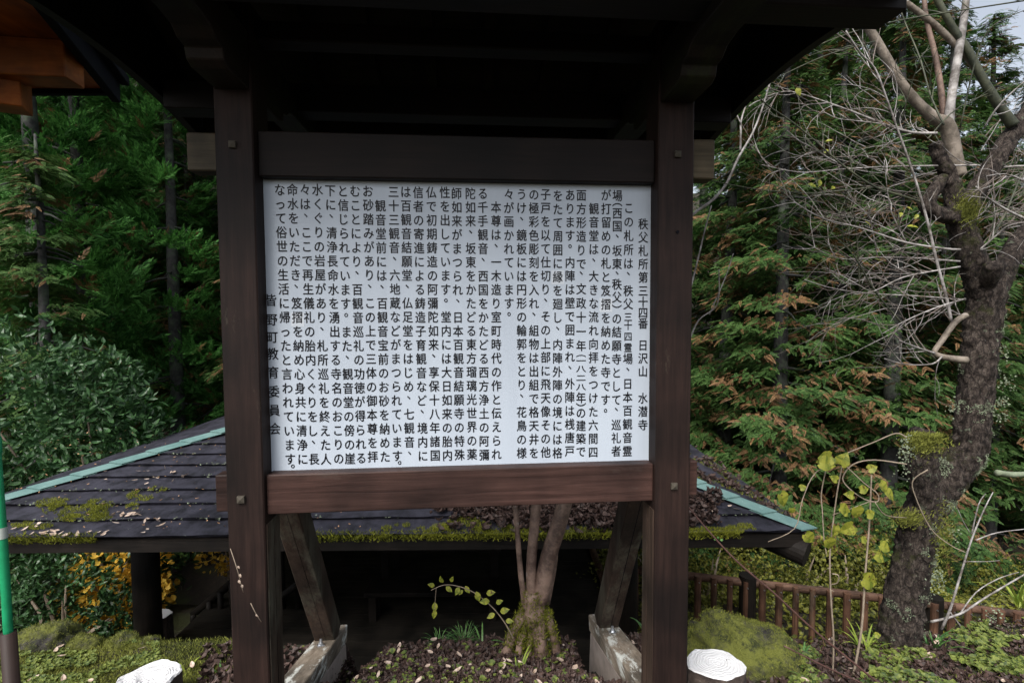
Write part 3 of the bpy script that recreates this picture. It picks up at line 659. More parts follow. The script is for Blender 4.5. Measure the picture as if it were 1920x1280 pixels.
tag(link('leaf_pile', quads('leaf_pile', litter(pts, .085)), M_deadleaf), 'heap of curled dark dead leaves on the right of the pavilion roof', 'leaves', kind='stuff')
pts = []
for (cx_, cy_, n_, sp) in ((150, 1003, 10, 60), (235, 965, 12, 14), (262, 980, 8, 30), (110, 1005, 8, 14), (60, 1000, 6, 20), (1330, 955, 9, 22), (240, 1005, 6, 30), (330, 880, 8, 60), (300, 900, 10, 80), (1300, 930, 5, 20)):
    for _ in range(n_):
        q = roof_at(random.gauss(cx_, sp), cy_ + random.gauss(0, 6)); 
        if 0 < q[0] < 2.2: pts.append(roofpt(q[0], q[1]) + Vector((0, 0, .012)))
tag(link('fallen_leaves', quads('fallen_leaves', litter(pts, .06, LEAF_FLAT, .4)), M_paleleaf), 'pale curled fallen leaves scattered on the left of the pavilion roof', 'leaves', kind='stuff')

# ------------------------------------------------------------------ stair railing beyond the pavilion post and white topped stumps
def rail_thing():
    Y = 7.0; t = empty('stair_railing', (at(390, 1200, Y).x, Y, -2.7), 0, 'dark log stair railing climbing to the right under the pavilion roof', 'railing')
    o = t.location
    m = MB(); m.tube([at(338, 1172, Y) - o, at(566, 982, Y - .5) - o], .055, 10); m.build('handrail', M_darkz, t, smooth=True)
    m = MB(); m.tube([at(420, 1205, Y) - o, at(600, 1060, Y - .5) - o], .05, 10); m.build('lower_rail', M_darkz, t, smooth=True)
    for px in (362, 392, 413, 434, 505, 527, 556, 585):
        p = at(px, 1172 - (px - 338) * .833, Y - .25); q = Vector((p.x, p.y, -2.75)); m = MB(); m.tube([q - o, p - o], .038, 8); m.build('baluster', M_darkz, t, smooth=True)
rail_thing()
def stump(name, c, r, h, tilt, label, cat='stump', group=None, seed=0, ring=False):
    t = empty(name, (c.x, c.y, c.z - h), 0, label, cat, group); rg = random.Random(seed)
    n = 28; ph = [rg.uniform(0, 6.28) for _ in range(3)]
    def rr(a): return r * (1 + .05 * math.sin(2*a+ph[0]) + .045 * math.sin(5*a+ph[1]) + .03 * math.sin(9*a+ph[2]) + rg.uniform(-.012, .012))
    R0 = [rr(2*math.pi*k/n) for k in range(n)]
    def ringp(s, z): return [Vector((R0[k]*s*math.cos(2*math.pi*k/n), R0[k]*s*math.sin(2*math.pi*k/n), z)) for k in range(n)]
    def tl(p): return p + Vector((0, 0, tilt[0] * p.x + tilt[1] * p.y))
    b = MB(); rings_ = [ringp(1.12, -.25), ringp(1.05, h * .4), [tl(p) for p in ringp(1.03, h - .006)]]
    vs = [p for q in rings_ for p in q]; fs = [(i*n+k, i*n+(k+1)%n, (i+1)*n+(k+1)%n, (i+1)*n+k) for i in range(2) for k in range(n)]
    b.add(vs, fs); b.build('bark', M_stumpb, t)
    tp = MB(); sc = [1.03, .97, .8, .6, .4, .2, .05]; vs = []
    for i, s in enumerate(sc):
        z = h + (-.006 if i == 0 else .0) - (.022 * math.exp(-(s/.5)**2) if ring else .004 * math.exp(-(s/.5)**2))
        for k, p in enumerate(ringp(s, z)): vs.append(tl(p) + Vector((0, 0, ((.004 if ring else .0008) * math.sin(s * 22 + math.sin(3*2*math.pi*k/n)*1.2) + rg.uniform(-.0006, .0006)) if i else 0)))
    fs = [(i*n+k, i*n+(k+1)%n, (i+1)*n+(k+1)%n, (i+1)*n+k) for i in range(len(sc)-1) for k in range(n)] + [tuple(range((len(sc)-1)*n, len(sc)*n))]
    tp.add(vs, fs); tp.build('cut_face', M_cut, t, smooth=False); return t
stump('log_stump', at(1341, 1241, 1.95), .105, .25, (.02, -.10), 'white topped log stump beside the right post of the notice board', seed=3)
stump('log_stump', at(277, 1268, 1.95), .115, .25, (.02, -.12), 'white topped log stump with ringed cut face on mossy ground at left', seed=5, ring=True)
stump('log_stump', at(292, 1153, 5.9), .16, .35, (0, -.1), 'dim white topped stump left of the pavilion post, before yellow leaves', seed=6)
stump('log_stump', at(408, 1163, 7.6), .14, .35, (0, -.1), 'white topped stump seen between stair balusters under the pavilion', seed=8)

# ------------------------------------------------------------------ log fence
def fence():
    TA, TB, TC = at(1180, 1066, 6.6), at(1665, 1122, 6.1), at(1990, 1160, 6.6)
    t = empty('log_fence', (TB.x, TB.y, -2.75), 0, 'brown log fence with round balusters below the pavilion corner', 'fence'); o = t.location
    for a, b in ((TA, TB), (TB, TC)):
        m = MB(); m.tube([a - o, b - o], .052, 12); m.build('top_rail', M_log, t, smooth=True)
    LA, LB, LC = at(1150, 1172, 6.6), at(1650, 1232, 6.1), at(1990, 1270, 6.6)
    for a, b in ((LA, LB), (LB, LC)):
        m = MB(); m.tube([a - o, b - o], .052, 12); m.build('bottom_rail', M_log, t, smooth=True)
    px = 1190; i = 0
    while px < 1960:
        f = (px - 1180) / (1665 - 1180)
        if px < 1665: p, q = TA.lerp(TB, f), LA.lerp(LB, f)
        else: f = (px - 1665) / (1990 - 1665); p, q = TB.lerp(TC, f), LB.lerp(LC, f)
        off = Vector((0, -.07, 0))
        m = MB(); m.tube([Vector((p.x, p.y, q.z + .02)) + off - o, p + off + Vector((0, 0, .05)) - o], .040 + .004 * math.sin(i * 5), 10); b = m.build('baluster', M_logz, t)
        m = MB(); c = p + off + Vector((0, -.04, -.02)) - o; m.tube([c, c + Vector((0, -.012, 0))], .009, 6); m.build('bolt', M_steel, b)
        if i % 2 == 1 and px > 1440:
            m = MB(); c = q + Vector((.05, .16, 0)) - o; m.tube([c + Vector((0, 0, -.3)), c + Vector((0, 0, .10))], .052, 10); m.build('edging_stake', M_logz, t)
        px += 30.5; i += 1
    for px, e in ((1411, .10), (1745, .1), (1230, .1)):
        f = min(1, (px - 1180) / 485); p = TA.lerp(TB, f) if px < 1665 else TB.lerp(TC, (px - 1665) / 325)
        m = MB(); m.tube([(p.x - o.x, p.y - o.y, -.1), p + Vector((0, 0, e)) - o], .105, 16); m.build('fence_post', M_darkz, t)
fence()

# ------------------------------------------------------------------ eaves of the neighbouring hall, upper left
def hall():
    h = 2.72; K = atz(204, 166, h); A = atz(70, -3, h); d1 = (A - K).normalized(); B = atz(60, 166, h); d2 = Vector((B.x - K.x, B.y - K.y, 0)).normalized()
    t = empty('hall_eave', (K.x, K.y, h), 0, 'corner of an orange cedar eave with black metal edge jutting in at upper left', 'building'); o = Vector((K.x, K.y, h))
    a, b = d1 * 1.6, d2 * 2.4; q = a + b
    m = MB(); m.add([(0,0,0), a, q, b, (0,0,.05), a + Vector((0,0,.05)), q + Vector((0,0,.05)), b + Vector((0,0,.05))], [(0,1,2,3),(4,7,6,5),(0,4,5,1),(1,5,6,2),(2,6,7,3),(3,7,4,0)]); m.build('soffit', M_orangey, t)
    m = MB(); n = d1.cross(Vector((0,0,1))); n = n if n.x > 0 else -n
    m.beam(n * .022 - d1 * .03, a + n * .022, .04, .12)
    m.beam(n * .05 - d1 * .05 + Vector((0, 0, .07)), a + n * .05 + Vector((0, 0, .07)), .06, .05); m.build('metal_edge', M_black, t, bevel=.004)
    m = MB(); n2 = Vector((-d2.y, d2.x, 0)); n2 = n2 if n2.y > 0 else -n2; m.beam(n2 * .018 - d2 * .02, b + n2 * .018, .03, .05); m.build('metal_edge', M_black, t)
    m = MB(); m.add([(0,0,.0505), a + Vector((0,0,.0505)), q + Vector((0,0,.6)), b + Vector((0,0,.6))], [(0,1,2,3)]); m.build('roof_sheet', M_black, t)
    P = atz(140, 126, h - .09); e = P - o; bw, bh = .12, .16       # purlin end nearest the corner
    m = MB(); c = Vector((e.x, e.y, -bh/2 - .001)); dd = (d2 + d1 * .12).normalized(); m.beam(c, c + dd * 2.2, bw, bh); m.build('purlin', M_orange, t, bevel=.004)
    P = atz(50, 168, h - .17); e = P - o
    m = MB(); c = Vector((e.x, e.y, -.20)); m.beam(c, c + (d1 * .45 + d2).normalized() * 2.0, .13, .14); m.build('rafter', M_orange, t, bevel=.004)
hall()

# ------------------------------------------------------------------ green garden pole
def pole():
    Y = 1.12; pts = [at(x, y, Y) for x, y in ((-17, 690), (-7, 850), (4, 1000), (11, 1108), (16, 1194))]
    base = pts[-1].copy(); t = empty('garden_pole', (base.x, base.y, 0), 0, 'bright green plastic coated pole in a brown pipe at the left edge', 'pole'); o = t.location
    m = MB(); m.tube([p - o for p in pts], .0090, 14, rings=4); m.build('pole', M_gpole, t, smooth=True)
    for y in (838,):
        k = (y - 690) / 536; c = pts[0].lerp(pts[-1], k); c = at(-8, y, Y) - o; d = (pts[-1] - pts[0]).normalized()
        m = MB(); m.tube([c - d * .024, c - d * .021, c + d * .014, c + d * .017], [.0092, .0108, .0108, .0092], 14); m.build('node_ring', M_gpole, t, smooth=True)
    c = at(4, 998, Y) - o; d = (pts[3] - pts[1]).normalized(); m = MB(); m.tube([c - d * .013, c + d * .013], .0100, 14, cap=False); m.build('tape', M_tape, t, smooth=True)
    m = MB(); m.tube([base - o + Vector((0, 0, .012)), Vector((.008, -.0, 0)), Vector((.008, 0, -.1))], .0150, 16); m.build('pipe', M_sleeve, t, smooth=True)
pole()

# ------------------------------------------------------------------ rocks and ground cover
def rock(name, c, r, label, mt=M_rock, sq=(1, 1, .7), seed=0, moss=0, cat='rock', group=None, amp=1.0, mh=.012):
    bm = bmesh.new(); bmesh.ops.create_icosphere(bm, subdivisions=5, radius=1); rg = random.Random(seed); ph = [rg.uniform(0, 6.28) for _ in range(9)]
    for v in bm.verts:
        p = v.co; f = 1 + amp * (.12*math.sin(2.3*p.x+ph[0]+1.7*p.y) + .10*math.sin(3.1*p.y+ph[1]-2*p.z) + .16*noise.noise(p*1.9+Vector((seed, 0, 0))) + .12*noise.noise(p*4.0+Vector((0, seed, 0))) + .07*noise.noise(p*9) + .04*noise.noise(p*20))
        v.co = Vector((p.x*sq[0], p.y*sq[1], p.z*sq[2])) * f * r
    me = bpy.data.meshes.new(name); bm.to_mesh(me); bm.free()
    o = link(name, me, mt, None, True, c); tag(o, label, cat, group)
    if moss:
        P = [v.co for v in me.vertices if v.normal.z > .05]; NN = [v.normal for v in me.vertices if v.normal.z > .05]
        pts = []
        while len(pts) < moss:
            i = rg.randrange(len(P))
            if noise.noise(P[i] * (2.2 / r) + Vector((seed, 1, 2))) + .5 * noise.noise(P[i] * (6 / r)) < -.28: continue
            pts.append(P[i] * 1.0 + Vector((rg.uniform(-1, 1), rg.uniform(-1, 1), rg.uniform(-.2, .2))) * r * .05)
        mo = link('moss_cover', quads('moss_cover', tufts(pts, mh, .8)), M_mossg, o); tag(mo, kind='stuff')
    return o
rock('mossy_boulder', at(1392, 1245, 2.35), .285, 'large moss covered boulder behind the white topped stump at right', sq=(1.0, .8, .70), seed=12, moss=26000, cat='boulder', amp=1.6, mh=.010)
rl = [(75, 1215, .17, 'mossy rock beside the green pole at the left edge'), (155, 1222, .11, 'mossy rock second from the green pole on the bank edge'), (212, 1225, .115, 'rounded mossy rock on the bank edge above the left white stump'),
      (262, 1222, .09, 'small dark mossy rock right above the left white stump'), (340, 1240, .125, 'half bare mossy rock on the bank between stump and notice board'), (402, 1245, .10, 'mossy rock tucked against the left post of the notice board')]
for i, (x, y, r, lb) in enumerate(rl): rock('mossy_rock', at(x, y + 6, 2.6), r, lb, seed=20 + i, moss=2800, sq=(1.1, .9, .85))
def scatter_px(n, x0, x1, y0, y1, dz=0, fn=None):
    P = []
    while len(P) < n:
        x, y = atg_many(RNG.uniform(x0, x1, n), RNG.uniform(y0, y1, n)); ok = y < 3.8; x, y = x[ok], y[ok]
        if fn: ok = fn(x, y); x, y = x[ok], y[ok]
        z = gz(x, y) + dz + RNG.uniform(0, .012, len(x)); P += [Vector(p) for p in zip(x, y, z)]
    return P[:n]
tag(link('ground_moss', quads('ground_moss', tufts(scatter_px(26000, -30, 440, 1190, 1330) + scatter_px(3500, 1480, 2000, 1150, 1330), .018, .9)), M_mossg), 'low green moss over the bank at lower left', 'moss', kind='stuff')
LEAF_RND = leaf_T(.42, .2, 3)
tag(link('ground_weeds', quads('ground_weeds', np.concatenate([litter(scatter_px(2600, -30, 300, 1195, 1330, .012, lambda x, y: wob(x, y, 9, 1) > -.1), .019, LEAF_RND, .7), litter(scatter_px(2600, 1480, 2000, 1150, 1330, .02, lambda x, y: wob(x, y, 7, 2) > .0), .031, LEAF_RND, .9), litter(scatter_px(2600, 2000, 3300, 1080, 1330, .02, lambda x, y: wob(x, y, 7, 2) > -.1), .031, LEAF_RND, .9), litter(scatter_px(260, 560, 1120, 1215, 1300, .02), .03, LEAF_RND, .5)])), M_weed), 'small pale green weeds carpeting the bank', 'weeds', kind='stuff')
tag(link('leaf_litter', quads('leaf_litter', np.concatenate([litter(scatter_px(7500, 600, 1240, 1190, 1340, .004), .036), litter(scatter_px(1500, 1280, 1760, 1190, 1340, .005), .04), litter(scatter_px(500, 380, 620, 1220, 1330, .01), .05), litter(scatter_px(1600, 1640, 2000, 1160, 1330, .004), .034)])), M_deadleaf), 'brown dead leaves littering the bank under the small tree', 'leaves', kind='stuff')
pl_ = litter(scatter_px(60, 600, 1240, 1200, 1330, .03) + scatter_px(34, 1500, 2000, 1160, 1330, .02) + scatter_px(16, -30, 440, 1200, 1330, .02), .036, LEAF_FLAT, .5)
tag(link('fallen_leaves', quads('fallen_leaves', pl_), M_paleleaf), 'pale fallen leaves dotted over the brown litter of the bank', 'leaves', kind='stuff')
def grass(px, py, n, ln, wd, mt, label, Y=None, droop=1.0, group=None):
    p = at(px, py, Y) if Y else atg(px, py); t = link('grass_tuft', None or bpy.data.meshes.new('grass_tuft'), mt); V = []
    for _ in range(n):
        a = random.uniform(0, 6.28); l = ln * random.uniform(.6, 1.15); d = Vector((math.cos(a), math.sin(a), 0)); side = Vector((-d.y, d.x, 0)); k = random.uniform(.35, .9) * droop; pr = None
        b0 = Vector((random.uniform(-.02, .02), random.uniform(-.02, .02), -.02))
        for s in np.linspace(0, 1, 7):
            c = b0 + d * (l * k * s) + Vector((0, 0, l * (s * 1.05 - k * .95 * s * s))); hw = side * wd * (1 - s ** 3) * .5
            if pr: V.append([pr[0], pr[1], c + hw, c - hw])
            pr = (c - hw, c + hw)
    me = quads('grass_tuft', np.array([[tuple(v) for v in q] for q in V])); me.materials.append(mt); t.data = me; t.location = p; tag(t, label, 'grass', group)
grass(868, 1206, 60, .16, .004, M_grass, 'dark fine leaved grass tuft left of the small tree')
grass(825, 1206, 40, .13, .004, M_grass, 'thin dark grass tuft under the arching yellow twig')
grass(905, 1212, 9, .20, .010, M_grass, 'broad bladed green tuft just left of the mossy tree roots')
grass(975, 1256, 9, .18, .009, M_grassy, 'yellow green strap leaved tuft in front of the mossy roots')
grass(1105, 1240, 8, .14, .008, M_grass, 'small green tuft left of the right footing')
grass(1218, 1190, 8, .20, .012, M_grass, 'green blades between the right strut and post', 2.6)
grass(1440, 1272, 12, .26, .014, M_grass, 'broad green strap grass in front of the mossy boulder', 2.2)
grass(1500, 1238, 12, .22, .010, M_grass, 'green strap grass right of the mossy boulder below the fence')
grass(1620, 1220, 12, .20, .010, M_grassy, 'pale strap grass by the foot of the lichened tree')
grass(1800, 1185, 16, .26, .012, M_grassy, 'pale strap grass on the bank right of the lichened tree')
grass(1858, 1165, 18, .26, .014, M_grassy, 'tall pale strap grass before the right end of the fence')
grass(1910, 1130, 14, .30, .014, M_grassy, 'arching pale grass at the right edge of the bank', 3.0)
grass(1750, 1215, 20, .2, .008, M_grass, 'dark grass clump at the right of the lichened trunk')
grass(60, 1196, 10, .22, .008, M_grass, 'green blades arching beside the brown pipe')
grass(120, 1206, 7, .12, .010, M_grass, 'small bluish green blades among the left rocks')
grass(350, 1262, 7, .10, .010, M_grassy, 'short broad blades right of the left white stump')
grass(405, 1268, 7, .11, .010, M_grass, 'short green blades against the left notice board post')

# ------------------------------------------------------------------ small smooth barked tree behind the board
def pxs(o, pts, Y): return [at(x, y, Y if not isinstance(Y, (list, tuple)) else Y[i]) - o for i, (x, y) in enumerate(pts)]
def small_tree():
    Y = 2.45; b = at(1000, 1250, Y); t = empty('small_tree', b, 0, 'slim multi stemmed tree with smooth bark and mossy arched roots', 'tree')
    m = MB()
    m.tube(pxs(b, [(1000, 1105), (1000, 1150), (1003, 1175)], Y), [.050, .058, .03], 20, rough=.08, seed=3, rings=8, disp=.012, freq=22)
    for i, (pts, r0, dy) in enumerate((([(988, 1140), (966, 1178), (950, 1220), (938, 1262)], .023, 0), ([(992, 1150), (977, 1195), (968, 1255)], .015, -.05), ([(1006, 1145), (1012, 1195), (1020, 1262)], .034, -.06), ([(1020, 1145), (1037, 1190), (1048, 1245)], .020, .02), ([(1000, 1150), (994, 1200), (992, 1262)], .014, -.02), ([(990, 1150), (972, 1200), (955, 1250)], .018, .09))):
        m.tube([p + Vector((0, dy * k / 3, 0)) for k, p in enumerate(pxs(b, pts, Y))], [r0 * 1.2] + [r0] * (len(pts) - 2) + [r0 * 1.15], 14, rough=.10, seed=i, rings=9, disp=.009, freq=30)
    rts = m.build('root_mass', M_crape, t, smooth=True)
    me = rts.data; P = []
    vv = [v for v in me.vertices if v.co.z > .05 and v.normal.y < .5]
    for _ in range(9000):
        v = random.choice(vv)
        if noise.noise(v.co * 14) + .5 * noise.noise(v.co * 40) > -.3 + 1.5 * (.15 - v.co.z): P.append(v.co + v.normal * .002 + Vector((random.uniform(-1, 1), random.uniform(-1, 1), random.uniform(-1, 1))) * .006)
    mo = link('moss_cover', quads('moss_cover', tufts(P, .018, .9, (0, -.7, 0))), M_moss, t); tag(mo, kind='stuff')
    for pts, r, ys_ in (([(984, 1140), (975, 1060), (966, 950), (950, 780), (930, 560)], (.015, .014, .013, .012, .01), (Y, Y-.02, Y, Y+.1, Y+.2)),
                    ([(1000, 1130), (996, 1060), (1005, 945), (1012, 760), (1000, 500)], (.031, .026, .025, .023, .018), (Y, Y, Y+.02, Y+.1, Y+.2)),
                    ([(1012, 1125), (1030, 1040), (1058, 945), (1095, 760), (1110, 480)], (.047, .041, .037, .032, .025), (Y, Y, Y, Y+.06, Y+.2)),
                    ([(1025, 1130), (1040, 1060), (1043, 1020), (1040, 985)], (.018, .012, .008, .004), (Y+.06,) * 4)):
        m = MB(); m.tube(pxs(b, pts, ys_), r, 12, rough=.06, seed=int(pts[1][0]), rings=5); m.build('stem', M_crape, t, smooth=True)
small_tree()

# leaves: heart shaped and oval blades as meshes
def blade_leaf(parent, p, size, d, upv, mt, heart=True, name='leaf'):
    T = []
    prof = [(0, .10), (.05, .28), (.12, .41), (.22, .47), (.34, .475), (.46, .43), (.58, .35), (.70, .255), (.82, .15), (.92, .06), (1, .0)] if heart else [(0, .02), (.1, .13), (.22, .235), (.36, .29), (.5, .295), (.64, .25), (.78, .17), (.9, .07), (1, 0)]
    for (t0, w0), (t1, w1) in zip(prof[:-1], prof[1:]):
        z0, z1 = -.25 * t0 * t0, -.25 * t1 * t1
        T += [[[-w0, t0, z0 + w0 * .22], [0, t0, z0], [0, t1, z1], [-w1, t1, z1 + w1 * .22]], [[0, t0, z0], [w0, t0, z0 + w0 * .22], [w1, t1, z1 + w1 * .22], [0, t1, z1]]]
    if heart: T += [[[-.10, 0, .02], [-.22, -.12, .05], [-.40, .0, .09], [-.40, .12, .08]], [[.10, 0, .02], [.40, .12, .08], [.40, .0, .09], [.22, -.12, .05]]]
    R = frames(np.array([tuple(d)], float), np.array([tuple(upv)], float)); V = place(np.array(T), [tuple(p)], R, [size])
    return link(name, quads(name, V), mt, parent)
def arching_twig():
    Y = 2.35; pts = [(962, 1195), (950, 1172), (930, 1145), (908, 1124), (885, 1108), (858, 1098), (832, 1096), (808, 1106)]
    b = at(*pts[0], Y); t = empty('arching_twig', b, 0, 'thin arching twig with small yellow green leaves before the dark pavilion', 'twig')
    ys_ = [Y - .02 * i for i in range(8)]
    m = MB(); m.tube(pxs(b, pts, ys_), [.003, .003, .0026, .0024, .0022, .002, .0016, .001], 6, rings=3); m.tube(pxs(b, [(818, 1102), (816, 1125), (815, 1142)], Y - .12), .001, 5); m.build('stem', M_vstem, t)
    for (x, y, s, a) in ((815, 1098, 11, 2.6), (830, 1092, 12, 1.9), (845, 1090, 10, 1.2), (836, 1099, 12, -.5), (862, 1100, 13, -2.2), (872, 1098, 12, -.9), (893, 1108, 15, -1.2), (912, 1112, 14, .4), (918, 1126, 15, 3.0), (930, 1130, 12, .6), (938, 1146, 15, .5), (928, 1150, 13, 3.4), (948, 1163, 12, .2), (815, 1128, 14, -1.5), (815, 1142, 13, -1.6), (868, 1106, 9, -2.5)):
        p = at(x, y, Y - .08) - b; d = Vector((math.cos(a), -.4, math.sin(a))); blade_leaf(t, p, s * Y / F * 1.25, d, (random.uniform(-.4, .4), -.8, .6), M_vine, False)
arching_twig()

# ------------------------------------------------------------------ old lichen covered tree
def old_tree():
    Y = 2.5; b = at(1680, 1330, Y); b.z = g(b.x, b.y) - .02; RK = .72
    t = empty('old_tree', b, 0, 'gnarled leafless tree with lichen patched trunk and many thin bare branches', 'tree'); k = Y / F
    def limb(name, pts, rpx, mt, n=20, rough=.10, seed=0, rings=6, dy=None, parent=t, disp=0, freq=20):
        m = MB(); ys_ = [Y + (dy[i] if dy else 0) for i in range(len(pts))]
        m.tube(pxs(b, pts, ys_), [r * k * RK for r in rpx], n, rough=rough, seed=seed, rings=rings, disp=disp, freq=freq); return m.build(name, mt, parent, smooth=True)
    tr = limb('trunk', [(1640, 1385), (1660, 1295), (1677, 1235), (1694, 1140), (1711, 1040), (1738, 945), (1775, 893), (1813, 845), (1829, 740), (1838, 640), (1847, 560), (1848, 490)], [66, 50, 45, 44, 41, 44, 46, 39, 37, 36, 38, 30], M_bark, 56, .06, 1, 26, disp=.013, freq=26)
    limb('broken_limb', [(1745, 965), (1734, 910), (1724, 865), (1728, 830), (1736, 804)], [30, 33, 36, 34, 20], M_bark, 34, .10, 2, 14, (-.02, -.05, -.06, -.05, -.05), disp=.012, freq=26)
    limb('knot', [(1730, 985), (1698, 978), (1685, 965)], [22, 18, 14], M_bark, 14, .2, 3, 4, (0, -.03, -.05))
    limb('limb', [(1846, 560), (1826, 500), (1806, 440), (1792, 380), (1780, 335), (1765, 300), (1752, 268)], [30, 28, 27, 22, 17, 15, 12], M_bark, 30, .12, 4, 16, (0, -.04, -.06, -.06, -.06, -.07, -.08), disp=.008, freq=28)
    limb('limb', [(1808, 400), (1835, 350), (1868, 300), (1900, 250), (1945, 190)], [21, 21, 21, 21, 21], M_bark, 30, .10, 5, 16, (-.05, -.02, 0, .03, .06), disp=.008, freq=28)
    limb('limb', [(1856, 560), (1885, 500), (1915, 450), (1960, 390)], [30, 26, 24, 22], M_bark, 30, .10, 6, 16, (0, .06, .12, .18), disp=.008, freq=28)
    limb('limb', [(1770, 330), (1748, 362), (1738, 385), (1755, 400), (1790, 405)], [10, 14, 18, 18, 20], M_bark, 30, .14, 9, 5, (-.1,) * 5, disp=.008, freq=28)
    limb('cut_limb', [(1842, 540), (1858, 515), (1864, 496)], [24, 19, 17], M_bark, 16, .08, 7, 4, (0, -.1, -.14))
    limb('limb', [(1800, 330), (1790, 295), (1782, 255), (1772, 232), (1752, 222), (1722, 195), (1692, 160), (1668, 120), (1645, 80), (1622, 38), (1600, -30)], [14, 16, 17, 17, 13, 11.5, 11, 10.5, 10, 10, 9], M_limb, 14, .05, 8, 5)
    limb('limb', [(1778, 240), (1783, 190), (1792, 130), (1800, 80), (1808, 30), (1815, -40)], [11, 9.5, 9, 9, 8, 7], M_twig, 12, .05, 9, 5)
    limb('limb', [(1900, 235), (1878, 205), (1858, 175), (1838, 140), (1815, 95), (1785, 50), (1755, -5), (1735, -50)], [13, 11, 10, 9, 8.5, 8, 7.5, 7], M_twigd, 12, .05, 10, 5)
    limb('limb', [(1842, 150), (1818, 112), (1790, 82), (1750, 45), (1715, 18), (1675, -12), (1640, -40)], [8, 8, 7.5, 7.5, 7, 6.5, 6], M_limb, 12, .04, 11, 5, (.02,) * 7)
    limb('limb', [(1770, 225), (1766, 180), (1760, 140), (1750, 90), (1738, 40), (1730, -20)], [7.5, 7, 6.5, 6, 5.5, 5], M_crape, 10, .06, 12, 5, (.03,) * 6)
    limb('limb', [(1812, 675), (1785, 672), (1765, 668), (1752, 660), (1765, 640), (1790, 605), (1812, 590)], [9, 8, 7, 6, 6.5, 7, 7], M_limb, 10, .06, 13, 4, (-.04,) * 7)
    limb('limb', [(1870, 885), (1895, 890), (1930, 888)], [8, 8, 6], M_lichen, 8, .2, 14, 4, (0, .05, .1))
    # thin branches: photo polylines, then many finer twigs off each
    BR_ = [([(1757, 250), (1715, 249), (1680, 241), (1640, 226), (1600, 210), (1550, 192), (1500, 176), (1470, 172), (1438, 181)], 4.6, 1.6, M_twig),
           ([(1783, 602), (1774, 556), (1756, 490), (1740, 420), (1720, 350), (1700, 290), (1680, 235), (1660, 178), (1640, 128), (1612, 98), (1586, 58)], 5, 1.8, M_twig),
           ([(1800, 468), (1770, 466), (1700, 455), (1640, 436), (1600, 424), (1545, 410), (1500, 386), (1470, 362)], 4.2, 1.5, M_twig),
           ([(1800, 490), (1720, 484), (1650, 482), (1590, 486), (1550, 476), (1504, 450)], 3.2, 1, M_twig), ([(1810, 562), (1720, 555), (1630, 550), (1560, 540), (1508, 524)], 3.0, 1, M_twig),
           ([(1800, 500), (1740, 510), (1690, 521), (1640, 545), (1600, 552)], 3, 1, M_twig), ([(1830, 310), (1740, 311), (1650, 313), (1570, 318), (1500, 323), (1428, 309)], 3.2, 1, M_twig),
           ([(1756, 676), (1690, 605), (1640, 545), (1600, 478), (1556, 436)], 3.2, 1.8, M_twigd), ([(1745, 386), (1700, 370), (1640, 350), (1580, 310), (1530, 266), (1480, 225), (1430, 190), (1352, 108)], 4, 1.8, M_twigd),
           ([(1640, 351), (1570, 358), (1520, 362), (1420, 355), (1330, 338)], 2.6, 1.3, M_twigd), ([(1570, 306), (1545, 292), (1520, 276), (1498, 264), (1476, 245)], 3, 1.4, M_twig),
           ([(1612, 545), (1608, 470), (1604, 420), (1596, 395), (1560, 365)], 2.4, 1.3, M_twigd), ([(1690, 240), (1650, 232), (1600, 226), (1570, 222), (1545, 210)], 2.2, 1, M_twig),
           ([(1766, 668), (1748, 682), (1700, 683), (1658, 672)], 3.2, 1.2, M_twig), ([(1752, 662), (1722, 652), (1686, 638)], 4, 1.4, M_twig),
           ([(1800, 590), (1770, 570), (1755, 520)], 3, 1.4, M_twig), ([(1810, 560), (1760, 575), (1700, 600), (1655, 625)], 3, 1, M_twig),
           ([(1690, 230), (1708, 160), (1730, 100)], 2, 1, M_twigd), ([(1770, 235), (1745, 180), (1725, 110), (1700, 50), (1685, 10)], 3.2, 1.8, M_twigd),
           ([(1700, 456), (1672, 400), (1664, 360), (1658, 300)], 2, 1, M_twig), ([(1645, 480), (1635, 430), (1625, 400), (1580, 365)], 2, 1, M_twig),
           ([(1990, 310), (1900, 312), (1860, 316), (1800, 300)], 4, 2.4, M_twig), ([(1990, 440), (1900, 400), (1850, 370), (1830, 350)], 4.5, 2, M_twig), ([(1990, 380), (1900, 330), (1850, 330)], 3, 1.2, M_twig),
           ([(1850, 460), (1885, 400), (1920, 320), (1980, 240)], 4, 2, M_twigd), ([(1835, 470), (1870, 440), (1900, 420), (1990, 410)], 3, 1, M_twig), ([(1845, 240), (1880, 190), (1960, 120)], 3, 1.4, M_twig), ([(1740, 260), (1800, 200), (1900, 160), (1990, 140)], 2.4, 1, M_twigd),
           ([(1800, 240), (1830, 110), (1860, 50), (1920, 20)], 2.4, 1, M_twigd), ([(1640, 78), (1560, 100), (1490, 130), (1420, 165)], 2.2, 1.2, M_twigd), ([(1930, 0), (1800, 20), (1700, 36), (1600, 60), (1510, 95)], 2.4, 1.6, M_twigd)]
    rg = random.Random(5); fine = MB(); fine2 = MB(); fine3 = MB()
    def curvy(mb, x, y, yy, a, l, r, forks):
        n = 6; P = [at(x, y, yy) - b]; bend = rg.uniform(-.22, .22); ddy = rg.uniform(-.12, .18)
        for st in range(1, n + 1):
            x += math.cos(a) * l / n; y += math.sin(a) * l / n; a += bend + rg.uniform(-.14, .14); yy += ddy / n; P.append(at(x, y, yy) - b)
            if forks and st in (2, 4) and rg.random() < .7: curvy(mb, x, y, yy, a + rg.choice((-1, 1)) * rg.uniform(.4, .9), l * rg.uniform(.25, .5), r * .6, forks - 1)
        mb.tube(P, [r * k * (1 - .75 * i / n) for i in range(n + 1)], 5, cap=False)
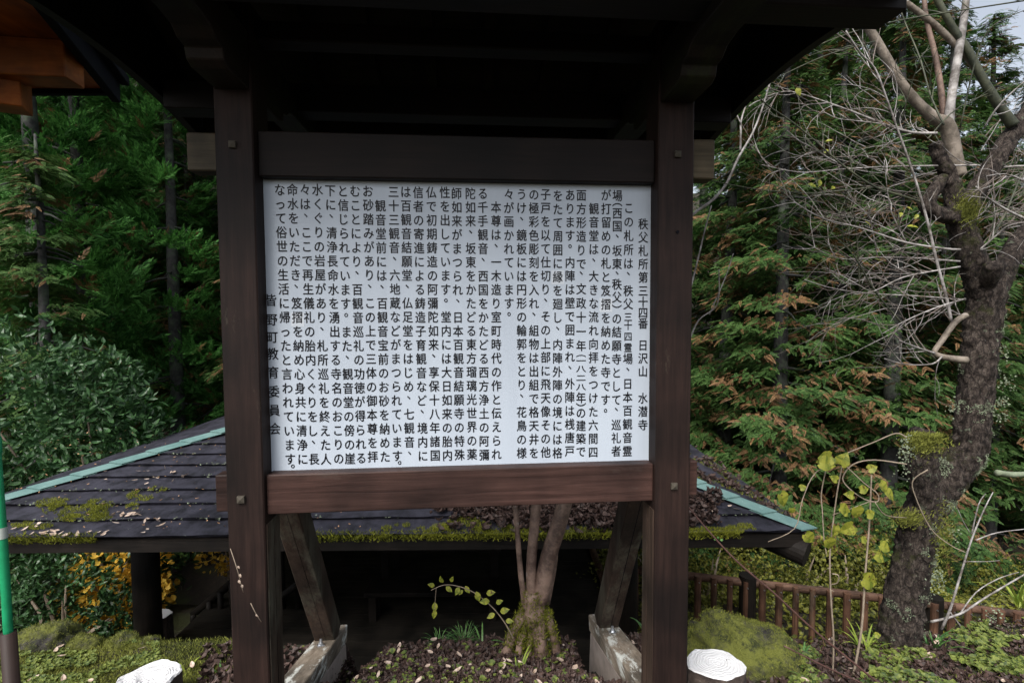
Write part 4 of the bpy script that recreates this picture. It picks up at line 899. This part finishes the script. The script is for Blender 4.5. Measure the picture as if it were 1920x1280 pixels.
    for i, (pts, r0, r1, mt) in enumerate(BR_):
        n = len(pts); dys = [-.10 - .16 * (q / max(1, n - 1)) * (1 if i % 3 else -1.2) for q in range(n)]
        limb('branch', pts, [(r0 + (r1 - r0) * q / (n - 1)) * .74 for q in range(n)], mt, 7, .05, 40 + i, 4, dys)
        for s in range(int(n * 2.2)):
            q = rg.randrange(n - 1); f = rg.random(); x = pts[q][0] * (1 - f) + pts[q+1][0] * f; y = pts[q][1] * (1 - f) + pts[q+1][1] * f; yy = Y + dys[q] * (1 - f) + dys[q+1] * f
            a = rg.choice((-1, 1)) * rg.uniform(.25, .9) + math.atan2(pts[q+1][1] - pts[q][1], pts[q+1][0] - pts[q][0]); l = rg.uniform(25, 130) * (.6 if r0 < 2.5 else 1)
            curvy(fine if mt is M_twig and rg.random() < .55 else fine2 if mt is M_twigd else fine3, x, y, yy, a, l, .85, 1)
    for s in range(75):                        # thicket of fine twigs left of the trunk
        curvy(fine3 if s % 3 else fine, rg.uniform(1600, 1810), rg.uniform(260, 600), Y + rg.uniform(-.15, .45), math.pi + rg.uniform(-.6, .6), rg.uniform(80, 210), .85, 2)
    for s in range(70):                        # and right of it
        curvy(fine3 if s % 3 else fine, rg.uniform(1830, 1930), rg.uniform(240, 520), Y + rg.uniform(0, .5), rg.uniform(-1.1, .5), rg.uniform(60, 160), .95, 1)
    tag(fine3.build('brown_twigs', M_twigb, t), kind='stuff')
    tag(fine.build('twigs', M_twig, t), kind='stuff'); tag(fine2.build('green_twigs', M_twigd, t), kind='stuff')
    # lichen flakes and moss on the bark
    me = tr.data; vv = [v for v in me.vertices if v.normal.y < .4]; P, NN = [], []
    for _ in range(90000):
        v = rg.choice(vv); c = v.co
        w_ = noise.noise(c * 9) + .6 * noise.noise(c * 27 + Vector((3, 1, 2))) + .22 * v.normal.x
        if w_ > .34: P.append(c + v.normal * .002 + Vector((rg.gauss(0, 1), rg.gauss(0, 1), rg.gauss(0, 1))) * .004); NN.append(tuple(v.normal))
        if len(P) > 10000: break
    P = np.array([tuple(p) for p in P]); NN = np.array(NN); n = len(P); upv = NN + RNG.normal(size=(n, 3)) * .6
    V = place(leaf_T(.5, .5, 2), P, frames(np.cross(NN, rdir(n)) + .01, upv), rnd(.002, .007, n)); tag(link('lichen', quads('lichen', V), M_lichen, t), kind='stuff')
    P = []
    for _ in range(3500):
        a = rg.gauss(0, 1); c = at(1738 + rg.gauss(0, 17), 815 + abs(rg.gauss(0, 16)), Y - .14) - b; P.append(c + Vector((0, rg.uniform(-.02, .06), 0)))
    for _ in range(1500): P.append(at(1815 + rg.gauss(0, 12), 392 + rg.gauss(0, 14), Y - .13) - b)
    for _ in range(1200): P.append(at(1705 + rg.gauss(0, 16), 972 + rg.gauss(0, 8), Y - .11) - b)
    for _ in range(900): P.append(at(1770 + rg.gauss(0, 10), 1010 + rg.gauss(0, 30), Y - .2) - b)
    tag(link('moss', quads('moss', tufts(P, .016, 1.1, (0, -.5, 0))), M_mossg, t), kind='stuff')
    P = []
    for _ in range(140): P.append(at(1700 + rg.gauss(0, 9), 850 + rg.gauss(0, 22), Y - .17) - b)
    for _ in range(130): P.append(at(1757 + rg.gauss(0, 8), 1085 + rg.gauss(0, 12), Y - .2) - b)
    for (x_, y_, s_) in ((1888, 720, 9), (1880, 660, 10), (1875, 780, 8), (1878, 755, 8), (1868, 1150, 12), (1790, 765, 8), (1788, 1000, 8)):
        for _ in range(50): P.append(at(x_ + rg.gauss(0, s_), y_ + rg.gauss(0, s_), Y - .05) - b)
    P = np.array([tuple(p) for p in P]); n = len(P); V = place(leaf_T(.5, .6, 2), P, frames(rdir(n), rdir(n)), rnd(.004, .012, n)); tag(link('lichen', quads('lichen', V), M_lichen, t), kind='stuff')
    for (x, y, s) in ((1493, 165, 13), (1548, 265, 9), (1552, 280, 9), (1515, 345, 12), (1538, 337, 12), (1700, 388, 9), (1690, 398, 9), (1622, 415, 10), (1700, 424, 14), (1722, 402, 9), (1565, 350, 9)):
        blade_leaf(t, at(x, y, Y - .16) - b, s * k * 1.2, (rg.uniform(-1, 1), -.3, rg.uniform(-1, .2)), (rg.uniform(-.5, .5), -.7, .5), M_vine, False)
old_tree()

# ------------------------------------------------------------------ saplings and vines
def sapling(name, Y, polys, mt, label, cat, base, leaves=(), lm=None, heart=True, stemname='stem'):
    b = at(base[0], base[1], Y); t = empty(name, b, 0, label, cat); k = Y / F
    for i, (pts, r0, r1) in enumerate(polys):
        n = len(pts); m = MB(); m.tube(pxs(b, pts, [Y - .03 * math.sin(q * .9 + i) for q in range(n)]), [(r0 + (r1 - r0) * q / (n - 1)) * k * .66 for q in range(n)], 7, rings=4, rough=.04, seed=i); m.build(stemname, mt, t, smooth=True)
    for (x, y, s, a) in leaves:
        blade_leaf(t, at(x, y, Y - .03) - b, s * k * .73, (math.cos(a), random.uniform(-.3, .1), math.sin(a)), (random.uniform(-.5, .5), -1, random.uniform(.1, .6)), lm, heart)
    return t
sapling('bare_sapling', 2.6, [([(1230, 470), (1297, 404), (1330, 380), (1360, 348), (1385, 295), (1412, 248), (1432, 195), (1452, 130), (1475, 90)], 4.5, 1.8), ([(1388, 285), (1389, 250), (1390, 225), (1403, 185), (1408, 165)], 3, 1.6), ([(1389, 232), (1380, 212), (1372, 204)], 1.6, 1), ([(1404, 200), (1420, 190), (1450, 182)], 1.6, 1),
        ([(1290, 560), (1310, 480), (1322, 430), (1334, 385)], 2.6, 1.6), ([(1292, 640), (1310, 600), (1345, 570), (1348, 505)], 2.4, 1.5), ([(1330, 590), (1360, 520), (1375, 475)], 2, 1), ([(1200, 900), (1240, 700), (1290, 560)], 4, 2.6), ([(1200, 900), (1220, 600), (1230, 470)], 5, 4.5)],
        M_twig, 'bare brown sapling rising beside the right post of the notice board', 'sapling', (1200, 1180))
sapling('bare_shrub', 2.9, [([(1765, 1180), (1782, 1140), (1800, 1080), (1822, 1010), (1845, 955), (1862, 922)], 4, 1.2), ([(1830, 1012), (1870, 998), (1935, 990)], 2, 1), ([(1822, 1000), (1835, 945), (1848, 925)], 2, 1), ([(1745, 1165), (1800, 1150), (1850, 1118), (1935, 1068)], 3.6, 2.0), ([(1800, 1150), (1830, 1110), (1870, 1085), (1910, 1072)], 2, 1), ([(1780, 1145), (1815, 1190), (1860, 1240), (1905, 1275)], 2, 1), ([(1810, 1052), (1850, 1052), (1875, 1050)], 1.2, .8), ([(1790, 940), (1805, 975), (1820, 1000)], 1.2, .8)],
        M_twig, 'bare grey twiggy shrub right of the lichened trunk', 'shrub', (1765, 1200))
sapling('climbing_vine', 2.2, [([(1560, 1290), (1563, 1200), (1558, 1120), (1556, 1040), (1562, 980), (1570, 920), (1580, 868)], 2.6, 1.6), ([(1596, 1285), (1615, 1180), (1622, 1080), (1630, 980), (1634, 890)], 3.4, 2),
        ([(1700, 870), (1640, 862), (1600, 870), (1580, 895), (1592, 915), (1620, 935), (1645, 940), (1645, 925), (1620, 905), (1585, 872)], 2, 1.4), ([(1700, 820), (1680, 812), (1640, 828), (1585, 850)], 2, 1.2),
        ([(1548, 882), (1540, 925), (1542, 960), (1545, 1010), (1550, 1040)], 1.8, 1.2), ([(1580, 860), (1530, 885), (1505, 935), (1490, 990), (1440, 1015)], 1.8, 1.0), ([(1560, 965), (1590, 955), (1630, 940)], 1.2, 1), ([(1560, 1075), (1572, 1078), (1570, 1092), (1556, 1096), (1556, 1104), (1564, 1108)], 1.6, 1.2), ([(1640, 940), (1660, 965), (1700, 970)], 1.4, 1), ([(1740, 880), (1712, 900), (1716, 930), (1745, 990), (1780, 1020), (1810, 1035)], 1.8, 1.2)],
        M_vstem, 'twining vine with yellow heart shaped leaves left of the lichened trunk', 'vine', (1575, 1300),
        [(1536, 866, 42, -.15), (1560, 855, 40, 3.6), (1575, 870, 36, 1.2), (1463, 925, 40, -1.1), (1484, 952, 18, -1.3), (1628, 880, 24, .5), (1650, 905, 34, -.9), (1660, 920, 34, -.7), (1612, 918, 24, .2), (1600, 928, 24, 3.0), (1575, 950, 30, -.4), (1590, 962, 24, 2.6), (1605, 950, 36, -1.3), (1600, 985, 40, -2.6), (1625, 965, 26, .3), (1566, 985, 32, -1.7), (1510, 1000, 34, -.8), (1552, 1010, 36, -1.1), (1650, 1020, 32, -.5), (1640, 1040, 30, -.5), (1615, 1012, 20, 0), (1618, 1084, 46, -.35), (1500, 915, 18, .4), (1570, 900, 22, 2.6), (1640, 1190, 16, .2)], M_vine)
sapling('creeper_stem', 2.0, [([(1275, 930), (1320, 985), (1380, 1050), (1450, 1110), (1520, 1175), (1580, 1225), (1660, 1290)], 2.2, 3.2), ([(1540, 1190), (1545, 1210), (1535, 1225)], 1.4, 1), ([(1470, 1210), (1550, 1250), (1640, 1290)], 2.2, 2)], M_rvine, 'long reddish creeper stem slanting down in front of the fence', 'vine', (1640, 1300), [(1338, 1010, 10, -.3), (1350, 1012, 10, .1), (1345, 1005, 9, -1)], M_grass, False)
sapling('dry_tendril', 1.60, [([(432, 1028), (440, 1052), (447, 1075), (456, 1110)], 1.2, .8), ([(470, 1130), (480, 1150), (490, 1165)], 1.2, .8)], M_vstem, 'dried seed tendril stuck to the face of the left notice board post', 'tendril', (456, 1110),
        [(446, 1060, 9, -1.2), (450, 1075, 10, -1.4), (448, 1086, 12, -1.4), (453, 1095, 10, -1.3), (480, 1150, 12, -1.2)], M_paleleaf, False)

# ------------------------------------------------------------------ foliage generators
def fern_T(n=9, ll=.30, ang=.85, w_=.055, droop=.30):       # flat scaly spray: axis with short overlapping lobes
    q = []
    for i in range(n):
        t = .08 + .84 * i / n; l = ll * (1 - .62 * t) * (.6 + .4 * min(1, t * 5)); a = ang * (1 - .3 * t); zc = -droop * t * t
        for sg in (-1, 1):
            d = np.array([sg * math.sin(a), math.cos(a), -.22]); d /= np.linalg.norm(d); p = np.array([d[1], -d[0], 0]); p /= np.linalg.norm(p); b_ = np.array([0, t, zc]); w2 = w_ * (1 - .4 * t)
            q.append([b_, b_ + d * l * .55 + p * w2, b_ + d * l + np.array([0, 0, -.05 * l]), b_ + d * l * .55 - p * w2])
    q.append([[0, .82, -droop * .67], [.045, .92, -droop * .83], [0, 1.08, -droop * 1.15], [-.045, .92, -droop * .83]])
    return np.array(q, float)
def plume_T(n=9):                                            # cedar sprig: upswept narrow needles round an axis
    q = []; rg = random.Random(3)
    for i in range(n):
        t = .05 + .85 * i / n; zc = .16 * t * t
        for sg in (-1, 1):
            ph = rg.uniform(-.9, .9); a = .62 * (1 - .3 * t); l = .36 * (1 - .55 * t); d = np.array([sg * math.sin(a) * math.cos(ph), math.cos(a), math.sin(a) * math.sin(ph) + .1]); d /= np.linalg.norm(d)
            p = np.cross(d, [0, 0, 1.]); p /= np.linalg.norm(p); b_ = np.array([0, t, zc]); q.append([b_, b_ + d * l * .5 + p * .036, b_ + d * l + np.array([0, 0, .05 * l]), b_ + d * l * .5 - p * .036])
    q.append([[0, .8, .10], [.03, .95, .15], [0, 1.12, .2], [-.03, .95, .15]])
    return np.array(q, float)
FR_H = fern_T(); FR_S = plume_T()
def crown_mesh(name, kind, h, rmax, base, seed, dead=.16, dens=1.0):
    rg = np.random.default_rng(seed); pos, d, upv, sc, mi = [], [], [], [], []
    Z3 = np.array([0, 0, 1.]); z = base
    while z < h - .15:
        f = (z - base) / (h - base); R = rmax * (1 - f) ** .72 * min(1, .6 + f * 3) + .12
        for _ in range(3):
            if kind == 's' and rg.random() < .12: continue
            az = rg.uniform(0, 2 * math.pi); B = R * rg.uniform(.6, 1.15); dr = rg.uniform(.05, .35) if kind == 'h' else rg.uniform(-.25, .2)
            o = np.array([math.cos(az), math.sin(az), 0]); s = np.array([-o[1], o[0], 0])
            nc = max(2, int(B * (4.3 if kind == 'h' else 2.6)))
            for c in range(nc):                          # foliage plates along the branch, largest at its outer end
                t = 1 - .62 * (c / nc) ** 1.1 if c else 1.0; side = rg.uniform(-.45, .45) * B * (.35 + .5 * (1 - t)) * 1.6
                C = o * B * t + s * side + Z3 * (z - dr * B * t + rg.normal(0, .07)); out = o + s * side * .9 / max(B, .3); out /= np.linalg.norm(out); lat = np.array([-out[1], out[0], 0])
                isd = rg.random() < dead * (1.5 if t < .7 else .8); nfr = int((26 if kind == 'h' else 17) * dens); size = rg.uniform(.13, .235) if kind == 'h' else rg.uniform(.30, .46)
                for j in range(nfr):
                    a = rg.normal(0, .75); back = rg.uniform(-.32, .08)
                    dd = out * math.cos(a) + lat * math.sin(a) + Z3 * (rg.uniform(-.45, .05) if kind == 'h' else rg.uniform(-.1, .95))
                    pos.append(C + out * back * .8 + lat * rg.normal(0, .12) + Z3 * rg.normal(0, .05 if kind == 'h' else .09))
                    d.append(dd); upv.append(Z3 + out * (.85 if kind == 'h' else .4) + rg.normal(0, .22, 3)); sc.append(size * rg.uniform(.75, 1.2)); mi.append(1 if isd and rg.random() < .62 or rg.random() < (.075 if kind == 'h' else .03) else 0)
        z += rg.uniform(.15, .27) * (1 if kind == 'h' else 1.35)
    T = FR_H if kind == 'h' else FR_S; d = np.array(d); print(name, kind, len(pos) * len(T))
    V = place(T, np.array(pos), frames(d, np.array(upv)), np.array(sc)); return quads(name, V, np.repeat(mi, len(T)))
def trunk_mesh(h, r, branches, base, rmax, seed):
    m = MB(); rg = random.Random(seed)
    m.tube([(0, 0, -.6), (0, 0, .3), (rg.uniform(-.08, .08), 0, h * .4), (rg.uniform(-.1, .1), 0, h * .75), (0, 0, h)], [r * 1.4, r * 1.05, r * .85, r * .5, .02], 12, rough=.06, seed=seed, rings=4)
    for _ in range(branches):
        z = rg.uniform(base * .5, h * .9); a = rg.uniform(0, 6.28); l = rmax * (1 - z / h) ** .6 * rg.uniform(.4, .8); o = Vector((math.cos(a), math.sin(a), 0))
        m.tube([Vector((0, 0, z)), o * l * .5 + Vector((0, 0, z - .08 * l)), o * l + Vector((0, 0, z - .3 * l))], [r * .22, r * .13, .01], 5, cap=False)
    return m.mesh('trunk')
PROTO = {}
for nm, kd, h, rm, bs, sd_, dd_, r_t in (('ha', 'h', 12, 2.1, .6, 1, .20, .15), ('hb', 'h', 14, 2.4, 1.0, 2, .30, .17), ('hc', 'h', 10, 1.9, .4, 3, .10, .14), ('hd', 'h', 13, 2.3, 2.7, 6, .11, .16), ('sa', 's', 17, 2.1, 1.3, 4, .06, .19), ('sb', 's', 15, 2.0, .9, 5, .07, .17)):
    c = crown_mesh('crown', kd, h, rm, bs, sd_, dd_); tmesh = trunk_mesh(h, r_t, 46, bs, rm, sd_)
    for mm in ((M_hinoki if kd == 'h' else M_sugi), M_brown): c.materials.append(mm)
    tmesh.materials.append(M_ctrunk); tmesh.polygons.foreach_set('use_smooth', [True] * len(tmesh.polygons)); PROTO[nm] = (c, tmesh, h)
def conifer(kind, x, y, s, rz, label, group=None, lean=0):
    c, tm, h = PROTO[kind]
    t = empty('cypress_tree' if kind[0] == 'h' else 'cedar_tree', (x, y, g(x, y) - .1), rz, label, 'tree', group); t.scale = (s, s, s); t.rotation_euler[1] = lean
    for nm, me in (('crown', c), ('trunk', tm)):
        o = bpy.data.objects.new(nm, me); COL.objects.link(o); o.parent = t
def X(px, Y): return (px - 885) / 930 * Y + 0.0
GR = 'cypresses on the slope to the right'; GL = 'cedars on the slope to the left'
CON = [(k, X(px, Y_), Y_, s_, r_, lb, GR) for k, px, Y_, s_, r_, lb in (
        ('ha', 1290, 11.5, 1.12, .3, 'cypress with green and rusty sprays rising just right of the notice board roof'), ('hb', 1395, 9.8, .96, 1.7, 'near cypress with many brown withered sprays behind the left ends of the bare twigs'),
        ('ha', 1500, 10.8, 1.1, 3.1, 'drooping green cypress behind the middle of the bare twigs'), ('hb', 1600, 9.4, .93, 4.2, 'rusty cypress close behind the vine, left of the lichened trunk'),
        ('hd', 1690, 11.0, 1.02, 5.0, 'cypress with bare lower trunk showing between vine and lichened trunk'), ('hd', 1800, 9.6, .72, 2.0, 'low cypress behind the lichened trunk over the dark hollow'),
        ('hd', 1905, 10.4, .74, .6, 'cypress at the right edge over the dark hollow below the sky gap'), ('hb', 1340, 14.0, 1.08, 2.5, 'tall dark cypress second row, between the sapling branches'),
        ('ha', 1450, 13.8, 1.25, .9, 'tall cypress second row behind the long dark diagonal twig'), ('hb', 1550, 14.6, 1.1, 3.6, 'tall cypress second row behind the thick brown limb'),
        ('hb', 1655, 14.2, 1.04, 1.1, 'cypress second row topped by sky between the two pale limbs'), ('ha', 1765, 14.5, 1.13, .2, 'cypress second row behind the fork of the bare tree'), ('ha', 1865, 14.0, 1.06, 2.8, 'cypress second row under the bright sky at the upper right corner'),
        ('ha', 1965, 13.0, 1.1, 4.4, 'cypress cut off by the right edge of the photo, over the fence end'), ('sb', 1240, 16.0, 1.05, .3, 'tall cedar behind the cypresses beside the right post'), ('hb', 1400, 18.5, 1.25, 5.0, 'third row cypress deep behind the rusty one'),
        ('hb', 1510, 19.0, 1.25, 2.2, 'third row cypress deep behind the bare twigs'), ('hb', 1610, 19.0, 1.22, .4, 'third row cypress behind the sky gap edge'), ('hc', 1175, 11.6, 1.0, 2.0, 'small cypress close behind the right post and pavilion roof'))] + [
       ('sa', X(90, 13), 13, 1.0, .2, 'cedar with straight grey trunk at far left under the orange eave', GL), ('sb', X(252, 12.5), 12.5, 1.0, 1.4, 'cedar with fluffy bright sprays left of the left post', GL), ('sa', X(300, 17), 17, 1.05, 2.9, 'thin cedar farther back between two nearer trunks', GL),
       ('sb', X(378, 14), 14, 1.05, 4.4, 'cedar with pale trunk close beside the left post above the roof', GL), ('hc', X(10, 9.3), 9.3, 1.0, .8, 'near cypress with layered drooping sprays at the left edge', GL), ('sa', X(180, 18), 18, 1.1, 5.2, 'dark cedar deep in shade between the left trunks', GL),
       ('sa', X(-120, 12), 12, 1.0, 3.2, 'cedar cut off by the left edge of the photo, behind the near cypress', GL)]
for c in CON: conifer(*c)
bk = [(-22, 22), (-18, 21), (-14.5, 23), (-11, 22), (-7.5, 21), (-4, 20), (-.5, 19), (2, 21), (5.5, 20.5), (8.8, 18), (-20, 28), (-15, 29), (-9, 28), (-3, 27), (3, 28), (8, 27), (-17, 15.5), (-9.6, 15.2), (-7.2, 17.5), (-13, 19), (-16, 18), (-5.6, 13.6), (-10.2, 10.8), (-2, 15), (.5, 14.2), (-4.5, 16)]
for i, (x, y) in enumerate(bk): conifer(('sa', 'hb', 'sb', 'ha')[i % 4], x, y, 1.05 + .2 * ((i * 7) % 5) / 5, i * 1.3, 'dense dark conifer far back on the wooded hillside', 'conifers far back on the hillside')

# broad leaved shrubs
def leafy_crown(n, fn, size, T, seed, spread=.9, upb=.5):
    P, D = [], []; rg = np.random.default_rng(seed)
    while len(P) < n:
        p, dd = fn(rg); P.append(p); D.append(dd)
    P = np.array(P); D = np.array(D) + rg.normal(size=(n, 3)) * spread; u = rg.normal(size=(n, 3)) * .5 + np.array([0, 0, upb])
    return place(T, P, frames(D, u), size * rg.uniform(.6, 1.2, n))
def blob(cs):
    cs = [(np.array(c), np.array(r)) for c, r in cs]; w_ = np.array([np.prod(r) ** .67 for c, r in cs]); w_ /= w_.sum()
    def fn(rg):
        c, r = cs[rg.choice(len(cs), p=w_)]; v = rg.normal(size=3); v /= np.linalg.norm(v); k = rg.uniform(.55, 1.0) ** .5
        f = 1 + .18 * math.sin(5 * v[0] + 3 * v[2] + c[0]) + .12 * math.sin(9 * v[1] + 7 * v[2]); return c + v * r * k * f, v
    return fn
LF = leaf_T(.20, .35, 3)
def bush(name, base, cs, n, size, mt, seed, label, T=LF, cat='shrub', group=None, stems=7):
    t = empty(name, base, 0, label, cat, group); V = leafy_crown(n, blob(cs), size, T, seed); link('foliage', quads('foliage', V), mt, t)
    m = MB(); rg = random.Random(seed)
    for i in range(stems):
        c, r = cs[i % len(cs)]; e = Vector(c) + Vector((rg.uniform(-.5, .5) * r[0], rg.uniform(-.5, .5) * r[1], rg.uniform(-.1, .6) * r[2])); m.tube([Vector((rg.uniform(-.15, .15), rg.uniform(-.15, .15), -.2)), e * .5 + Vector((0, 0, .1)), e], [.03, .02, .006], 6, cap=False)
    m.build('stems', M_vstem, t); return t
b0 = Vector((-6.1, 7.3, -2.9)); bush('evergreen_shrub', b0, [((0, 0, 2.4), (1.0, 1.0, 1.3)), ((-.9, -.3, 3.0), (1.2, 1.0, 1.35)), ((.4, .3, 1.5), (1.0, .9, 1.0)), ((-1.2, -.6, 1.4), (1.3, 1.0, 1.4)), ((.1, -.2, .6), (1.1, .9, .8)), ((-.2, .1, 3.5), (.7, .7, .55))], 8500, .15, M_shrub, 31, 'large glossy leaved evergreen shrub behind the left hip of the pavilion roof')
b0 = at(215, 1200, 6.7); b0.z = -2.8; bush('maple_bush', b0, [((0, 0, .75), (.55, .45, .62)), ((.35, .1, .4), (.4, .4, .45)), ((-.25, -.1, .35), (.35, .3, .4)), ((.4, .2, 1.1), (.35, .3, .35))], 1500, .085, M_yellow, 32, 'golden yellow maple bush under the left eave of the pavilion', LEAF_RND)
b0 = at(440, 1180, 9.0); b0.z = -3.4; bush('maple_bush', b0, [((0, 0, .9), (.7, .5, .7)), ((.9, 0, .7), (.7, .5, .7)), ((-.3, 0, 1.5), (.4, .3, .4))], 1500, .085, M_yellow, 33, 'yellow leaved bush behind the stair railing under the pavilion', LEAF_RND)
b0 = at(120, 1190, 6.0); b0.z = -2.8; bush('evergreen_shrub', b0, [((0, 0, .7), (.7, .5, .7)), ((-.7, 0, .8), (.6, .5, .8)), ((.5, .25, .45), (.35, .3, .4))], 1800, .11, M_shrub, 34, 'dark leathery shrub in shade under the left eave')
sp = [(1330, 1120, 7.3, .9, 'yellow green bush behind the fence next to the notice board post'), (1420, 1090, 7.6, 1.0, 'yellowing bush behind the thick dark fence post'), (1500, 1120, 7.4, .9, 'yellow green bush behind the middle of the fence'), (1590, 1140, 7.2, .9, 'low yellowing bush behind the fence left of the lichened trunk'), (1680, 1150, 7.5, .9, 'yellow green bush behind the lichened trunk'), (1800, 1165, 8.0, .9, 'low bush behind the right stretch of the fence'), (1900, 1150, 8.2, .9, 'yellowing bush behind the fence at the right edge'), (1220, 1110, 7.6, .9, 'rusty yellow bush seen between the right strut and post')]
for i, (x, y, Y_, r, lb) in enumerate(sp):
    c = at(x, y, Y_); b0 = Vector((c.x, c.y, g(c.x, c.y))); hz_ = max(.55, c.z - b0.z)
    bush('yellowing_bush', b0, [((0, 0, hz_), (.75 * r, .6 * r, .62 * r)), ((.35, .1, hz_ - .5), (.8 * r, .6 * r, .6 * r)), ((-.4, 0, hz_ - .55), (.7 * r, .6 * r, .6 * r)), ((0, -.2, .1), (.8 * r, .5 * r, .4 * r))], 3000, .055, M_ygreen, 50 + i, lb, LEAF_RND, group='bushes behind the fence')
for i, (x, y, Y_, lb) in enumerate([(300, 760, 17, 'yellow undergrowth bush between the left trunks above the roof'), (395, 800, 15.5, 'amber undergrowth bush beside the left post above the roof ridge')]):
    c = at(x, y, Y_); b0 = Vector((c.x, c.y, g(c.x, c.y))); bush('undergrowth_bush', b0, [((0, 0, .5), (1.0, .7, .7)), ((.8, .2, .5), (.7, .6, .6))], 1200, .10, M_ygreen, 70 + i, lb, LEAF_RND)

P = []
for _ in range(9000):
    x, y = random.uniform(1.2, 8.5), random.uniform(5.6, 9.5); P.append(Vector((x, y, g(x, y) + random.uniform(0, .28) * (.5 + .5 * noise.noise(Vector((x * 1.5, y * 1.5, 0)))) )))
tag(link('ground_ivy', quads('ground_ivy', litter(P, .07, LEAF_RND, .8)), M_ygreen), 'yellow green ground cover under and behind the log fence', 'ground cover', kind='stuff')
